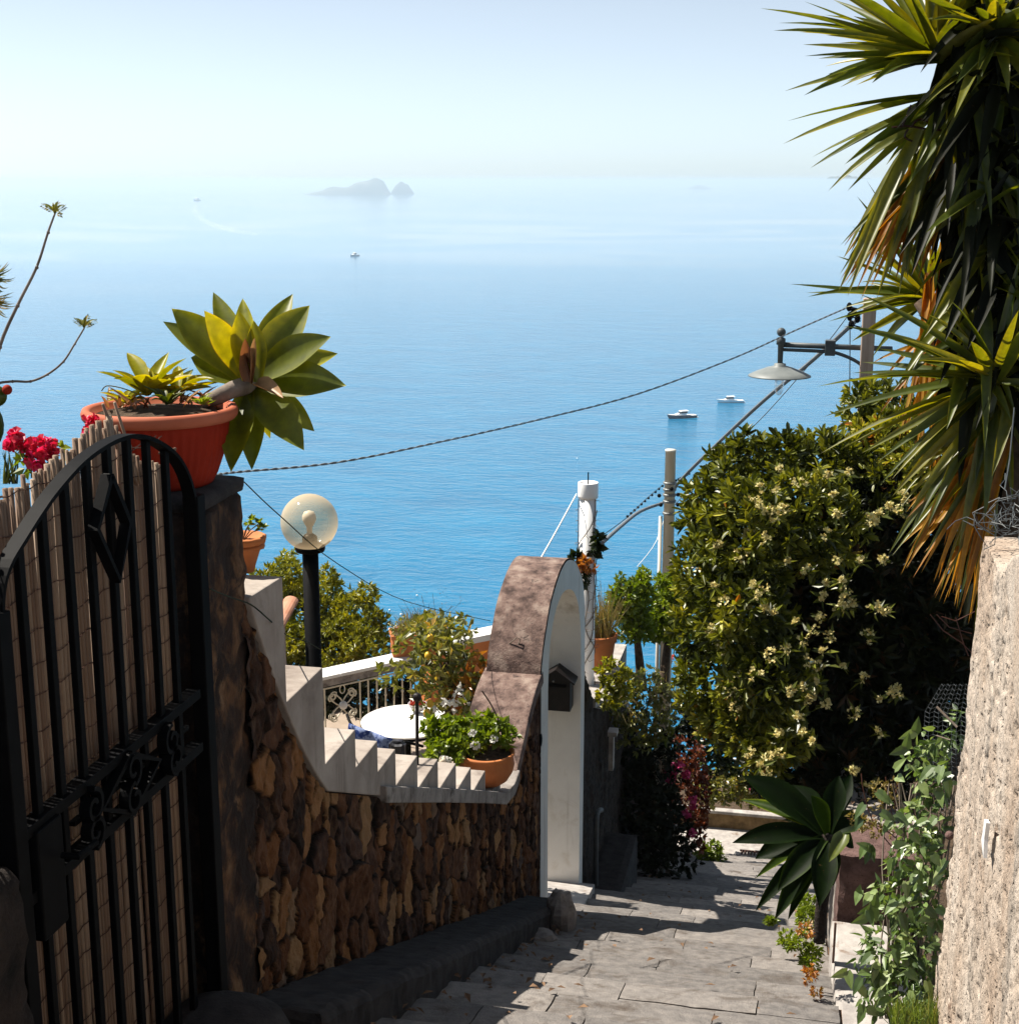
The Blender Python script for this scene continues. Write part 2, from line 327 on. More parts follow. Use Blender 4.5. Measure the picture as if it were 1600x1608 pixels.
def strip(mb, base, tip, W, sag=0.0, nrm=None, segs=8, shape='lance', fold=.2, rnd=.5, edge=0.0, curl=0.0, tipc=None):
    """a long leaf: base, tip, width, sag of its middle (m, up +), cross fold; edge adds to rnd towards the margins"""
    base = Vector(base); tip = Vector(tip); ax = tip - base; L = ax.length
    if nrm is None: nrm = Vector((0,0,1)) - Fv * .6
    nrm = (nrm - ax * (nrm.dot(ax) / max(ax.length_squared, 1e-9)))
    nrm = nrm.normalized() if nrm.length > 1e-4 else ax.orthogonal().normalized()
    V = []; RR = []; F = []; prevc = None
    for i in range(segs + 1):
        t = i / segs
        c = base + ax * t + Vector((0,0,1)) * (sag * 4 * t * (1 - t)) + nrm * (curl * L * t * t)
        if shape == 'lance': w_ = min(1, .55 + t * 2.2) * (1 - t ** 2.2) ** .9
        elif shape == 'agave': w_ = (.40 + .60 * math.sin(min(1, t / .55) * math.pi / 2) ** 1.3) * (1 if t < .52 else max(0, 1 - ((t - .52) / .48) ** 1.75))
        else: w_ = 1 - t
        if i == segs: w_ = .004
        a_ = ax if prevc is None else (c - prevc); prevc = c.copy()
        side = a_.cross(nrm).normalized()
        for k, s_ in enumerate((-1, -.55, 0, .55, 1)):
            V.append(c + side * (W * .5 * w_ * s_) + nrm * (W * fold * w_ * (s_ * s_)))
            e = abs(s_) ** 2
            rv = rnd + edge * (e if e > .5 else 0)
            if tipc is not None and t > .96: rv = tipc
            RR.append(min(1, rv))
    for i in range(segs):
        for k in range(4):
            F.append((i*5+k, i*5+k+1, (i+1)*5+k+1, (i+1)*5+k))
    mb.add([tuple(v) for v in V], F, RR); return mb
def shell(c, r, n, lo=.75, up=None):
    """points near the surface of an ellipsoid, with outward directions"""
    d = rand_dirs(n)
    if up is not None: d = d[d[:, 2] > up]
    k = (lo + (1 - lo) * rng.random(len(d)) ** .6)[:, None] * (1 + .10 * np.sin(d[:, :1] * 9 + d[:, 2:3] * 7))
    return np.array(c) + d * np.array(r) * k, unit(d / np.array(r))
def whorls(mb, C, Dn, per, L, W, spread=.9, rnd=None, jl=.3, oval=False):
    """clusters of leaves radiating around shoot tips"""
    n = len(C); m = n * per
    Cc = np.repeat(C, per, 0); Dc = np.repeat(Dn, per, 0)
    d = unit(Dc * (.55 + .6 * rng.random((m, 1))) + rand_dirs(m) * spread)
    base = Cc + d * .004
    LL = L * (1 - jl + 2 * jl * rng.random(m)); rr = None
    if rnd is not None: rr = np.clip(np.repeat(rnd, per) + rng.normal(0, .12, m), 0, 1)
    return leaves(mb, base, d, LL, LL * (W / L), Nn=unit(Dc + .5 * rand_dirs(m)), rnd=rr, oval=oval)
def hearts(mb, Pn, Dn, L, W, Nn, rnd=None):
    Pn = np.asarray(Pn, float); Dn = unit(np.asarray(Dn, float)); n = len(Pn)
    L = np.broadcast_to(L, n)[:, None]; W = np.broadcast_to(W, n)[:, None]
    side = unit(np.cross(Dn, Nn)); nn = unit(np.cross(side, Dn))
    rows = [(0,0,0),(.0,.30,.06),(.22,.50,.10),(.55,.36,.05),(1,0,-.14),(.55,-.36,.05),(.22,-.50,.10),(.0,-.30,.06),(.45,0,-.03)]
    V = np.stack([Pn + Dn*L*(a-.08*(abs(s_)>.2 and a==0)) + side*W*s_ + nn*W*f_ for a, s_, f_ in rows], 1).reshape(-1, 3)
    if rnd is None: rnd = rng.random(n)
    b = np.arange(n)*9; F = []
    for (i,j,k) in ((0,1,8),(1,2,8),(2,3,8),(3,4,8),(4,5,8),(5,6,8),(6,7,8),(7,0,8)): F += np.stack([b+i,b+j,b+k],1).tolist()
    mb.add(V, F, np.repeat(rnd, 9)); return mb
HAZE = 1.75e-4
def nz(p, s=1.0): return noise.noise(Vector(p) * s)
def rough_box(mb, a, b, res=.05, amp=.01, fr=9, zf=None, rnd=0.0, xf=None, rd=0.0):
    """subdivided box with noise displaced faces; zf(y) adds a slope"""
    a = Vector(a); b = Vector(b); d = b - a
    n = [max(1, int(round(d[i] / res))) for i in range(3)]
    idx = {}; V = []; F = []
    def vid(i, j, k):
        q = (i, j, k)
        if q not in idx:
            p = Vector((a.x + d.x * i / n[0], a.y + d.y * j / n[1], a.z + d.z * k / n[2]))
            if rd:
                for c_ in range(3):
                    pass
            if zf: p.z += zf(p.y)
            o = noise.noise_vector(p * fr) * amp + noise.noise_vector(p * fr * 2.7) * amp * .45
            if rd:
                ee = sum(1 for c_, m_ in zip(q, n) if c_ in (0, m_))
                if ee >= 2:
                    cen = (a + b) / 2
                    for c_ in range(3):
                        if q[c_] == 0: o[c_] += rd
                        elif q[c_] == n[c_]: o[c_] -= rd
            p += o
            if xf: p = xf(p)
            idx[q] = len(V); V.append(tuple(p))
        return idx[q]
    for (u, v_, w_) in ((0,1,2),(1,2,0),(2,0,1)):
        for side in (0, n[w_]):
            for i in range(n[u]):
                for j in range(n[v_]):
                    qs = []
                    for (ii, jj) in ((i,j),(i+1,j),(i+1,j+1),(i,j+1)):
                        c = [0,0,0]; c[u] = ii; c[v_] = jj; c[w_] = side; qs.append(vid(*c))
                    F.append(tuple(qs if side else qs[::-1]))
    return mb.add(V, F, rnd)
def sweep_rect(mb, yz, th, x0, x1, rnd=0):
    """flat bar following a path in the YZ plane"""
    m = len(yz); V = []
    for i, (y, z) in enumerate(yz):
        y0, z0 = yz[max(i-1,0)]; y1, z1 = yz[min(i+1,m-1)]
        l = math.hypot(y1-y0, z1-z0) or 1; ny, nz_ = -(z1-z0)/l*th/2, (y1-y0)/l*th/2
        V += [(x0, y+ny, z+nz_), (x1, y+ny, z+nz_), (x1, y-ny, z-nz_), (x0, y-ny, z-nz_)]
    F = [(0,1,2,3), (4*m-4, 4*m-1, 4*m-2, 4*m-3)]
    for i in range(m-1):
        for k in range(4): F.append((i*4+k, i*4+(k+1)%4, (i+1)*4+(k+1)%4, (i+1)*4+k)[::-1])
    return mb.add(V, F, rnd)
def smooth(pts, k=4):
    """Catmull-Rom through the points"""
    pts = [Vector(p) for p in pts]; out = []
    for i in range(len(pts)-1):
        p0 = pts[max(i-1,0)]; p1 = pts[i]; p2 = pts[i+1]; p3 = pts[min(i+2,len(pts)-1)]
        for j in range(k):
            t = j / k
            out.append(.5*((2*p1)+(p2-p0)*t+(2*p0-5*p1+4*p2-p3)*t*t+(3*p1-p0-3*p2+p3)*t**3))
    out.append(pts[-1]); return out
def interp(pts, x):
    xs = [p[0] for p in pts]; ys = [p[1] for p in pts]; return float(np.interp(x, xs, ys))

# ------------------------------------------------------------------ sea
m, t, out = _mat('sea_water')
g = N(t, 'ShaderNodeNewGeometry'); ps = g.outputs['Position']
def mp(sc, rot=0):
    q = N(t, 'ShaderNodeMapping'); q.inputs['Scale'].default_value = sc; q.inputs['Rotation'].default_value = (0,0,rot); t.links.new(ps, q.inputs[0]); return q.outputs[0]
n1 = noise_n(t, 1, 5, .62, mp((.20,.34,1), R(-14)), .3)
n2 = noise_n(t, 1, 5, .6, mp((.04,.065,1), R(-10)))
n3 = noise_n(t, 1, 6, .65, mp((.0016,.0026,1), R(24)), 1.6)       # slicks
ln = N(t, 'ShaderNodeVectorMath', operation='LENGTH'); t.links.new(ps, ln.inputs[0])
far = ramp(t, ln.outputs['Value'], [(0, (0,0,0)), (1, (1,1,1))]); 
mr = N(t, 'ShaderNodeMapRange'); mr.inputs[1].default_value = 900; mr.inputs[2].default_value = 2200; t.links.new(ln.outputs['Value'], mr.inputs[0])
sl_ = ramp(t, n3, [(.50, (0,0,0)), (.58, (1,1,1))]).outputs[0]
slk = N(t, 'ShaderNodeMath', operation='MULTIPLY'); t.links.new(sl_, slk.inputs[0]); t.links.new(mr.outputs[0], slk.inputs[1])
h = N(t, 'ShaderNodeMath', operation='ADD'); t.links.new(n1, h.inputs[0]); t.links.new(n2, h.inputs[1])
bs = N(t, 'ShaderNodeMapRange'); bs.inputs[3].default_value = .50; bs.inputs[4].default_value = .20; t.links.new(slk.outputs[0], bs.inputs[0])
dm_ = N(t, 'ShaderNodeMapRange'); dm_.inputs[1].default_value = 200; dm_.inputs[2].default_value = 1600; dm_.inputs[3].default_value = 1.0; dm_.inputs[4].default_value = .13; t.links.new(ln.outputs['Value'], dm_.inputs[0])
bs2 = N(t, 'ShaderNodeMath', operation='MULTIPLY'); t.links.new(bs.outputs[0], bs2.inputs[0]); t.links.new(dm_.outputs[0], bs2.inputs[1])
bp = N(t, 'ShaderNodeBump'); bp.inputs['Distance'].default_value = 1.1; t.links.new(bs2.outputs[0], bp.inputs['Strength']); t.links.new(h.outputs[0], bp.inputs['Height'])
b = N(t, 'ShaderNodeBsdfPrincipled')
colr = ramp(t, n2, [(.3, (.000,.108,.232)), (.7, (.000,.152,.302))]).outputs[0]
colr = mixc(t, slk.outputs[0], colr, (.13,.20,.26)); t.links.new(colr, b.inputs['Base Color']); b.inputs['Roughness'].default_value = .09; b.inputs['IOR'].default_value = 1.33; b.inputs['Specular IOR Level'].default_value = .5  # slicks: reflected sky also painted in as a paler base colour
t.links.new(bp.outputs[0], b.inputs['Normal']); t.links.new(b.outputs[0], out.inputs[0])
M['sea'] = m
s = MB(); s.add([(-45000,-2000,SEA),(45000,-2000,SEA),(45000,44000,SEA),(-45000,44000,SEA)], [(0,1,2,3)])
tag(obj('sea', s, M['sea']), kind='structure')

# haze
m, t, out = _mat('sea_haze')
pv = N(t, 'ShaderNodeVolumePrincipled'); pv.inputs['Density'].default_value = HAZE; pv.inputs['Color'].default_value = (.68,.77,.84,1); pv.inputs['Anisotropy'].default_value = .25
t.links.new(pv.outputs[0], out.inputs['Volume'])
s = MB(); s.box((-46000,-2500,SEA-1.5),(46000,45000,9))
tag(obj('haze', s, m), kind='stuff')

# islands (hazy rock far out)
def island(name, label, px0, px1, py, D, hs, seed):
    a = P(px0, py, Z=SEA); b_ = P(px1, py, Z=SEA); L = (b_-a).length; n = 48; V = []; F = []; ms = 14
    ax = (b_-a).normalized(); dv = Vector((-ax.y, ax.x, 0))
    for i in range(n+1):
        u = i/n; hh = interp(hs, u) * (1 + .12 * nz((u*9+seed, 0, 0)))
        for j in range(ms+1):
            v = j/ms; p = a + ax*L*u + dv*(v*L*.35)
            prof = (math.sin(math.pi*v) ** .6) if 0 < v < 1 else 0
            z = SEA - 2 + (hh*(1+.25*nz((p.x*.012, p.y*.012, seed)))+2) * prof
            V.append((p.x, p.y, z))
    for i in range(n):
        for j in range(ms):
            q = i*(ms+1)+j; F.append((q, q+ms+1, q+ms+2, q+1))
    return tag(obj(name, MB().add(V, F), M['island'], smooth=True), label, 'island')
island('island', 'long low rocky island with a rounded hump, largest on the hazy horizon', 474, 612, 306, 0, [(0,0),(.12,14),(.35,40),(.5,45),(.6,70),(.78,88),(.92,72),(1,0)], 1)
island('island', 'small domed islet just right of the long island', 612, 651, 305, 0, [(0,0),(.2,45),(.45,68),(.75,48),(1,0)], 5)
island('island', 'tiny flat islet alone on the hazy sea right of centre', 1078, 1124, 297, 0, [(0,0),(.3,38),(.6,26),(1,0)], 8)
island('island', 'faint distant headland half hidden behind the yucca leaves', 1292, 1420, 290, 0, [(0,0),(.1,120),(.35,150),(.5,110),(1,40)], 12)

# ------------------------------------------------------------------ terrain of the slope
nx_, ny_ = 120, 150; V = []; F = []
for j in range(ny_+1):
    y = -12 + 4*((j/ny_)*8)**1.0 * 1.0 if False else -12 + 132*(j/ny_)**1.6
    for i in range(nx_+1):
        u = i/nx_*2-1; x = 70*u*abs(u)**.8
        base = -1.9 if y < 0 else min(pathz(max(y,0)) - .42, -1.9)
        if y > 19.4: base = -9.9 - (y-19.4)*.72 - max(0, y-26)*.35
        if x < -1.95: base = min(base, -1.9) if y < 1.5 else min(base - .3, -7.2 - .1*max(0,y-4) - max(0, y-16)*.8)
        if x > .62 and 4.6 < y < 19: base += .42 + min(.5, (x-.62)*.3)
        z = base + .12*nz((x*.7,y*.7,0)) * (1 if abs(x) > 2 or y > 22 else .2) + (.9*nz((x*.08,y*.08,3)) if y > 26 else 0)
        V.append((x, y, max(z, SEA-3)))
for j in range(ny_):
    for i in range(nx_):
        q = j*(nx_+1)+i; F.append((q, q+1, q+nx_+2, q+nx_+1))
tag(obj('hillside', MB().add(V, F), M['hill'], smooth=True, origin=(0,0,-2)), kind='structure')

# ------------------------------------------------------------------ stepped lane
s = MB(); base = MB(); y = .2; k = 0
yz = []
while y < 19.4:
    dy = .5 if y > 3.5 else .62
    y1 = min(y + dy, 19.4); x = -1.60; rs = .085 if y > 3.5 else .08
    zA = pathz(y); zB = pathz(y1) + rs
    yz += [(y, zA-.02), (y1, zB-.02)]
    while x < .20:
        wx = random.uniform(.36, .95); x2 = min(x + wx, .22)
        if .22 - x2 < .15: x2 = .22
        g_ = random.uniform(.0015, .0035); j_ = [random.uniform(-.004, .004) for _ in range(8)]; rz = random.random()
        rows = [(y+.002, y1-.002)] if random.random() < .8 else [(y+.003, y+dy*.5-.003), (y+dy*.5+.003, y1-.003)]
        for (ya, yb) in rows:
            if yb <= ya: continue
            za = zA + (zB-zA)*(ya-y)/(y1-y); zb = zA + (zB-zA)*(yb-y)/(y1-y)
            nx3 = max(2, int((x2-x)/.05)); ny3 = max(2, int((yb-ya)/.05)); V = []; F = []
            tilt = random.uniform(-.006, .006); up_ = random.uniform(-.003, .004)
            for jj in range(ny3+1):
                for ii in range(nx3+1):
                    fx = ii/nx3; fy = jj/ny3
                    e = min(fx, 1-fx)*(x2-x); e2 = min(fy, 1-fy)*(yb-ya)
                    rd_ = -.004 if (ii in (0,nx3) or jj in (0,ny3)) else 0
                    px_ = x+g_+(x2-x-2*g_)*fx; py_ = ya+(yb-ya)*fy
                    wob = .005*nz((px_*6, py_*6, k)) + .003*nz((px_*17, py_*17, k))
                    ex = .006*nz((px_*9, py_*9, 5)) if ii in (0,nx3) else 0
                    ey = .007*nz((px_*9, py_*9, 9)) if jj in (0,ny3) else 0
                    V.append((px_+ex, py_+ey, za+(zb-za)*fy+wob+tilt*fx+up_+rd_))
            for jj in range(ny3):
                for ii in range(nx3):
                    q = jj*(nx3+1)+ii; F.append((q, q+1, q+nx3+2, q+nx3+1))
            # skirts
            def sk(idx):
                b0 = len(V)
                for q in idx: V.append((V[q][0], V[q][1], V[q][2]-.16))
                for a_ in range(len(idx)-1): F.append((idx[a_], b0+a_, b0+a_+1, idx[a_+1]))
            sk(list(range(nx3+1))); sk([q for q in range(ny3*(nx3+1), (ny3+1)*(nx3+1))][::-1])
            sk([j3*(nx3+1) for j3 in range(ny3+1)][::-1]); sk([j3*(nx3+1)+nx3 for j3 in range(ny3+1)])
            s.add(V, F, rz)
        x = x2
    y = y1; k += 1
poly = yz + [(19.4, -10.2), (.2, -10.2)]
base.prismX([(a_, b_-.001) for a_, b_ in poly], -1.62, .23)
tag(obj('stepped_lane', s, M['paver'], smooth=False), kind='structure')
tag(obj('lane_bed', base, M['joint']), kind='structure')
s = MB(); rough_box(s, (-2.2, 19.4, -9.9), (3.6, 21.2, -9.45), .25, .008)
tag(obj('landing_pavement', s, M['slab']), kind='structure')
s = MB(); s.box((-4, -6, -2.2), (2.5, .2, -1.72)); tag(obj('upper_lane', s, M['slab']), kind='structure')

# ------------------------------------------------------------------ left wall: masonry by anisotropic cells
def stones(mb, y0, y1, ztop, zbot, x=-1.7, res=.0075, sw=.095, sh=.165, relief=.034, seed=3, shear=.0):
    r = np.random.default_rng(seed); ny = int((y1-y0)/res)
    ys = np.linspace(y0, y1, ny+1); zt = np.array([ztop(v) for v in ys]); zb = np.array([zbot(v) for v in ys])
    H = (zt-zb).max(); nzs = int(H/res)
    Yg = np.repeat(ys[:, None], nzs+1, 1); T = np.linspace(0, 1, nzs+1)[None, :]; Zg = zb[:, None] + (zt-zb)[:, None]*T
    n1_ = int((y1-y0+.4)*( (zt.max()-zb.min())+.4)/(sw*sh))
    sy = y0-.2 + (y1-y0+.4)*r.random(n1_); sz = zb.min()-.2 + (zt.max()-zb.min()+.4)*r.random(n1_)
    # relax the seeds a little (push apart)
    for _ in range(6):
        dy = (sy[:,None]-sy[None])/sw; dz = (sz[:,None]-sz[None])/sh; d2 = dy*dy+dz*dz+np.eye(n1_)*9
        fct = np.clip(1-np.sqrt(d2), 0, 1)*.22/np.sqrt(d2); sy += (dy*fct).sum(1)*sw; sz += (dz*fct).sum(1)*sh
    size = .75+.5*r.random(n1_); ang = r.normal(.15, .35, n1_); rn = r.random(n1_); dep = r.random(n1_); tl = r.normal(0,.35,(n1_,2))
    Yf = Yg.ravel(); Zf = Zg.ravel()
    wy = np.array([nz((0, a_*7, b_*5)) for a_, b_ in zip(Yf[::1], Zf[::1])])*.03; wz = np.array([nz((3, a_*5, b_*4)) for a_, b_ in zip(Yf, Zf)])*.05
    fine = np.array([nz((9, a_*38, b_*20)) for a_, b_ in zip(Yf, Zf)])
    out_g = np.zeros(len(Yf)); out_h = np.zeros(len(Yf)); out_r = np.zeros(len(Yf)); CH = 4000
    for c in range(0, len(Yf), CH):
        a_ = (Yf[c:c+CH]+wy[c:c+CH])[:,None]-sy[None]; b_ = (Zf[c:c+CH]+wz[c:c+CH])[:,None]-sz[None]
        ca, sa = np.cos(ang), np.sin(ang); u = (a_*ca+b_*sa)/sw; v = (-a_*sa+b_*ca)/sh
        d = np.sqrt(u*u+v*v)/size; i2 = np.argpartition(d, 2, 1)[:, :2]; dd = np.take_along_axis(d, i2, 1)
        o = np.argsort(dd, 1); i2 = np.take_along_axis(i2, o, 1); dd = np.take_along_axis(dd, o, 1)
        g = dd[:,1]-dd[:,0]; pl = np.clip(g/.12, 0, 1)**.4; id_ = i2[:,0]; ii = np.arange(len(id_))
        out_h[c:c+CH] = pl*(relief*(.45+.8*dep[id_]) + .02*(tl[id_,0]*u[ii,id_]+tl[id_,1]*v[ii,id_]))
        out_r[c:c+CH] = rn[id_]; out_g[c:c+CH] = np.clip((g-.035)/.09, 0, 1)
    X_ = x + out_h + fine*.015 - .022
    V = np.stack([X_, Yf, Zf], 1); q = (np.arange(ny)[:,None]*(nzs+1)+np.arange(nzs)[None]).ravel()
    F = np.stack([q, q+nzs+1, q+nzs+2, q+1], 1).tolist()
    mb.add(V, F, out_r); mb.grv = out_g; return mb
curve = [(4.06,-1.27),(4.13,-1.405),(4.325,-1.711),(4.547,-2.005),(4.715,-2.178),(5.348,-2.47),(6.3,-2.88),(7.273,-3.313),(7.75,-3.52),(7.95,-3.56),(8.12,-3.53),(8.30,-3.44),(8.50,-3.33),(8.88,-3.20)]
ztop = lambda v: interp(curve, v) - .005
lz = lambda v: -.846 - .433*v
wall = thing('stone_wall', 'long garden wall of rough brown stones stepping down from the gate to the white archway', 'wall', (-1.85, 6.4, -5.0))
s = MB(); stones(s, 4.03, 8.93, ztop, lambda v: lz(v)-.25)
obj('masonry', s, M['stone'], wall, smooth=True)
s = MB(); pts = [(v, ztop(v)) for v in np.linspace(4.06, 8.95, 40)]
s.prismX(pts + [(8.95, -7.4), (4.06, -7.4)], -1.775, -1.99); obj('core', s, M['rubble'], wall)
# stepped parapet: real stair profile
prof = [(4.06,-1.252),(4.345,-1.305)]
prof = [(4.06,-1.255),(4.345,-1.265),(4.345,-1.698),(4.706,-1.698),(4.706,-2.067),(5.054,-2.067),(5.054,-2.223),(5.335,-2.223),(5.335,-2.358),(5.586,-2.358),(5.586,-2.524),(5.924,-2.524),(5.924,-2.684),(6.280,-2.684),(6.280,-2.847),(6.628,-2.847),(6.628,-3.000),(6.944,-3.000),(6.944,-3.155),(7.276,-3.155),(7.276,-3.33)]
low = [(v, interp(curve, v)) for v in np.linspace(7.276, 4.06, 30)]
s = MB(); s.prismX(prof + low[0:], -1.682, -1.95)
obj('stepped_parapet', s, M['render'], wall, bevel=.005)
s = MB(); cp = [(5.36,-2.43),(6.3,-2.84),(7.27,-3.27),(7.72,-3.475),(7.95,-3.515),(8.10,-3.49)]
s.prismX([(a_, b_) for a_, b_ in cp] + [(a_, b_-.075) for a_, b_ in cp[::-1]], -1.655, -2.02); obj('coping', s, M['concrete'], wall, bevel=.006)
s = MB(); cp = [tuple(v)[:2] for v in smooth([(8.00,-3.535,0),(8.16,-3.455,0),(8.33,-3.36,0),(8.52,-3.25,0),(8.72,-3.175,0),(8.93,-3.14,0)], 4)]
s.prismX([(a_, b_) for a_, b_ in cp] + [(a_+.02, b_-.09) for a_, b_ in cp[::-1]], -1.672, -2.06); obj('ramped_coping', s, M['aged'], wall, bevel=.006)

# ledge
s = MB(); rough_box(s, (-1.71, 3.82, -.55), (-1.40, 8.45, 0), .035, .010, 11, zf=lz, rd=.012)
tag(obj('stone_ledge', s, M['ledge'], smooth=False), 'dark weathered concrete ledge running down along the foot of the stone wall', 'ledge')
for i, (q, sz_, lb) in enumerate([((868,1462),(.10,.12,.13),'grey rounded rock at the lower end of the ledge'),((845,1480),(.12,.10,.07),'flat grey rock lying in front of the ledge end'),((880,1440),(.09,.10,.17),'upright dark rock closing the ledge by the threshold')]):
    p = P(*q, X=-1.42 + .03*i); s = MB(); s.sphere((0,0,0), 1, 14, 10)
    Vv = s.v[0]; nn_ = np.array([1+.35*nz(tuple(v*1.7+i)) for v in Vv])[:,None]; s.v[0] = Vv*nn_*np.array(sz_)+np.array(p)
    tag(obj('rock', s, M['concrete'], smooth=False), lb, 'rock')
s = MB(); s.sphere((0,0,0), 1, 22, 12); Vv = s.v[0]; pb = P(345, 1665, X=-1.62)
s.v[0] = np.sign(Vv)*np.abs(Vv)**.75*np.array((.20,.22,.16))+np.array(pb)
tag(obj('boulder', s, M['ledge'], smooth=True), 'smooth grey rounded block at the foot of the gate', 'rock')

# pillar by the gate
pil = thing('gate_pillar', 'dark rough stone pillar beside the gate carrying the big flowerpot', 'pillar', (-1.92, 3.92, -2.7))
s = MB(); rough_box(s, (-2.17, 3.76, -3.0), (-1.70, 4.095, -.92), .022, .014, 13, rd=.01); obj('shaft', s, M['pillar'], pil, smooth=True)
s = MB(); rough_box(s, (-2.185, 3.75, -.93), (-1.69, 4.10, -.875), .03, .006, 13, rd=.008); obj('cap', s, M['ledge'], pil, smooth=True)
# near pillar, bottom left
p1 = P(38, 1332, X=-1.70)
s = MB(); rough_box(s, (-2.0, 2.25, -2.6), (-1.66, p1.y-.06, p1.z), .03, .02, 10, rd=.015)
tag(obj('gate_post', s, M['rubble'], smooth=True), 'rough stone post on the near side of the gate, at the left edge', 'pillar')

# ------------------------------------------------------------------ white arched gateway
gw = thing('arched_gateway', 'white arched garden gateway with stained concrete top beside the lane', 'gateway', (-1.87, 9.78, -5.5))
outer = [(8.879,-4.95),(8.879,-3.166),(8.93,-3.04),(9.074,-2.885),(9.24,-2.755),(9.515,-2.655),(9.75,-2.625),(9.951,-2.650),(10.2,-2.73),(10.4,-2.85),(10.56,-2.98),(10.68,-3.226),(10.70,-3.6),(10.70,-5.75)]
inner = [(9.155,-4.95),(9.125,-3.35),(9.16,-3.12),(9.20,-3.02),(9.329,-2.90),(9.50,-2.835),(9.70,-2.82),(9.906,-2.855),(10.10,-2.92),(10.25,-3.01),(10.364,-3.112),(10.47,-3.30),(10.52,-3.6),(10.54,-5.75)]
def res_(pts, k=3):
    mid = [tuple(v)[:2] for v in smooth([(a,b,0) for a,b in pts[1:-1]], k)]; return [pts[0]] + mid + [pts[-1]]
O_, I_ = res_(outer), res_(inner); xf_, xb_ = -1.675, -2.035
s = MB(); n = len(O_); V = [(xf_,*q) for q in O_] + [(xf_,*q) for q in I_] + [(xb_,*q) for q in I_] + [(xb_,*q) for q in O_]
F = []
for i in range(n-1):
    F.append((i, n+i, n+i+1, i+1)); F.append((n+i, 2*n+i, 2*n+i+1, n+i+1)); F.append((2*n+i, 3*n+i, 3*n+i+1, 2*n+i+1))
s.add(V, F); fr = obj('arch_frame', s, M['paint'], gw, smooth=False)
s = MB(); V = []; F = []; m_ = 8
for i, q in enumerate(O_[:]):
    for j in range(m_+1):
        u = j/m_; xx = xf_-.006 + (xb_-xf_+.0)*u
        y0_, z0_ = O_[max(i-1,0)]; y1_, z1_ = O_[min(i+1,n-1)]; l = math.hypot(y1_-y0_, z1_-z0_); k_ = .012+.004*nz((xx*14, q[0]*14, q[1]*14))
        V.append((xx, q[0]-(z1_-z0_)/l*k_, q[1]+(y1_-y0_)/l*k_))
for i in range(n-1):
    for j in range(m_): a_ = i*(m_+1)+j; F.append((a_, a_+m_+1, a_+m_+2, a_+1))
s.add(V, F); obj('arch_top', s, M['aged'], gw, smooth=True)
# small hanging dry twig and spots
s = MB()
for q in ([(800,1010),(812,1000),(818,1003),(810,1020),(806,1030)],[(812,1020),(820,1038),(826,1040)],[(806,1030),(804,1034)]):
    s.tube([P(a_, b_, Y=8.98 if b_ > 1000 else 8.97) - Vector((0,.015,0)) for a_, b_ in q], .004, 5)
tag(obj('twig', s, M['twig']), 'curled dry twig clinging to the stained side of the archway', 'twig')
# mailbox on far jamb
mb_ = thing('mailbox', 'brown house shaped mailbox with pitched roof on the inside of the archway', 'mailbox', (-1.78, 10.47, -4.0))
yj = 10.52; yf = yj - .14
a_ = P(857, 1050, Y=yf); b_ = P(895, 1118, Y=yf); x0, x1, zt, zb = a_.x-.03, b_.x, P(876,1064,Y=yf).z, b_.z
s = MB(); xm = (x0+x1)/2
s.add([(x0,yf,zb),(x1,yf,zb),(x1,yf,zt-.02),(xm,yf,zt+.05),(x0,yf,zt-.02),(x0,yj,zb),(x1,yj,zb),(x1,yj,zt-.02),(xm,yj,zt+.05),(x0,yj,zt-.02)],
      [(0,1,2,3,4),(9,8,7,6,5),(0,5,6,1),(1,6,7,2),(0,4,9,5)]); obj('box', s, M['brown'], mb_)
s = MB(); e = .03
for sgn in (-1, 1):
    xe = x1+.035 if sgn > 0 else x0-.035; ze = zt-.045
    s.add([(xm,yf-e,zt+.052),(xe,yf-e,ze),(xe,yj,ze),(xm,yj,zt+.052),(xm,yf-e,zt+.070),(xe,yf-e,ze+.016),(xe,yj,ze+.016),(xm,yj,zt+.070)],
          [(0,1,2,3),(4,7,6,5),(0,4,5,1),(1,5,6,2),(2,6,7,3)])
obj('roof', s, M['brown'], mb_)
s = MB(); s.box((x0+.03, yf-.008, zt-.075), (x1-.03, yf-.002, zt-.05)); obj('letter_slot', s, M['iron'], mb_)
s = MB(); s.sphere((xm-.02, yf-.006, zt-.03), .008, 8, 6); obj('keyhole', s, M['steel'], mb_)
# bell plates on front strip
for q, r_, lb in (((848.5,1162), .028, 'black round doorbell on the white face of the archway'),):
    p = P(*q, X=xf_); s = MB(); s.sphere((p.x+.003, p.y, p.z), r_, 10, 8, sq=1.6); s.v[0][:,0] = p.x+.003+(s.v[0][:,0]-p.x)*.3; tag(obj('doorbell', s, M['iron']), lb, 'doorbell')
# threshold ramp and side blocks
s = MB(); V = [(-1.41,8.62,-4.785),(-1.56,10.62,-5.50),(-2.1,10.62,-5.50),(-2.1,8.9,-4.83),(-1.66,8.62,-4.79)]
s.add([v for v in V] + [(a_,b_,-6.4) for a_,b_,c_ in V], [(0,1,2,3,4)] + [(i, i+5, (i+1)%5+5, (i+1)%5) for i in range(5)])
tag(obj('threshold_slab', s, M['slab'], bevel=.004), 'pale threshold slab in front of the archway striped with shadow', 'slab')
s = MB(); a_ = P(935,1395,X=-1.42); rough_box(s, (-1.72, 10.70, -7.4), (-1.40, 12.2, -5.78), .06, .008, 8, rd=.01)
tag(obj('stone_block', s, M['ledge']), 'dark concrete step block beside the lane just below the archway', 'block')

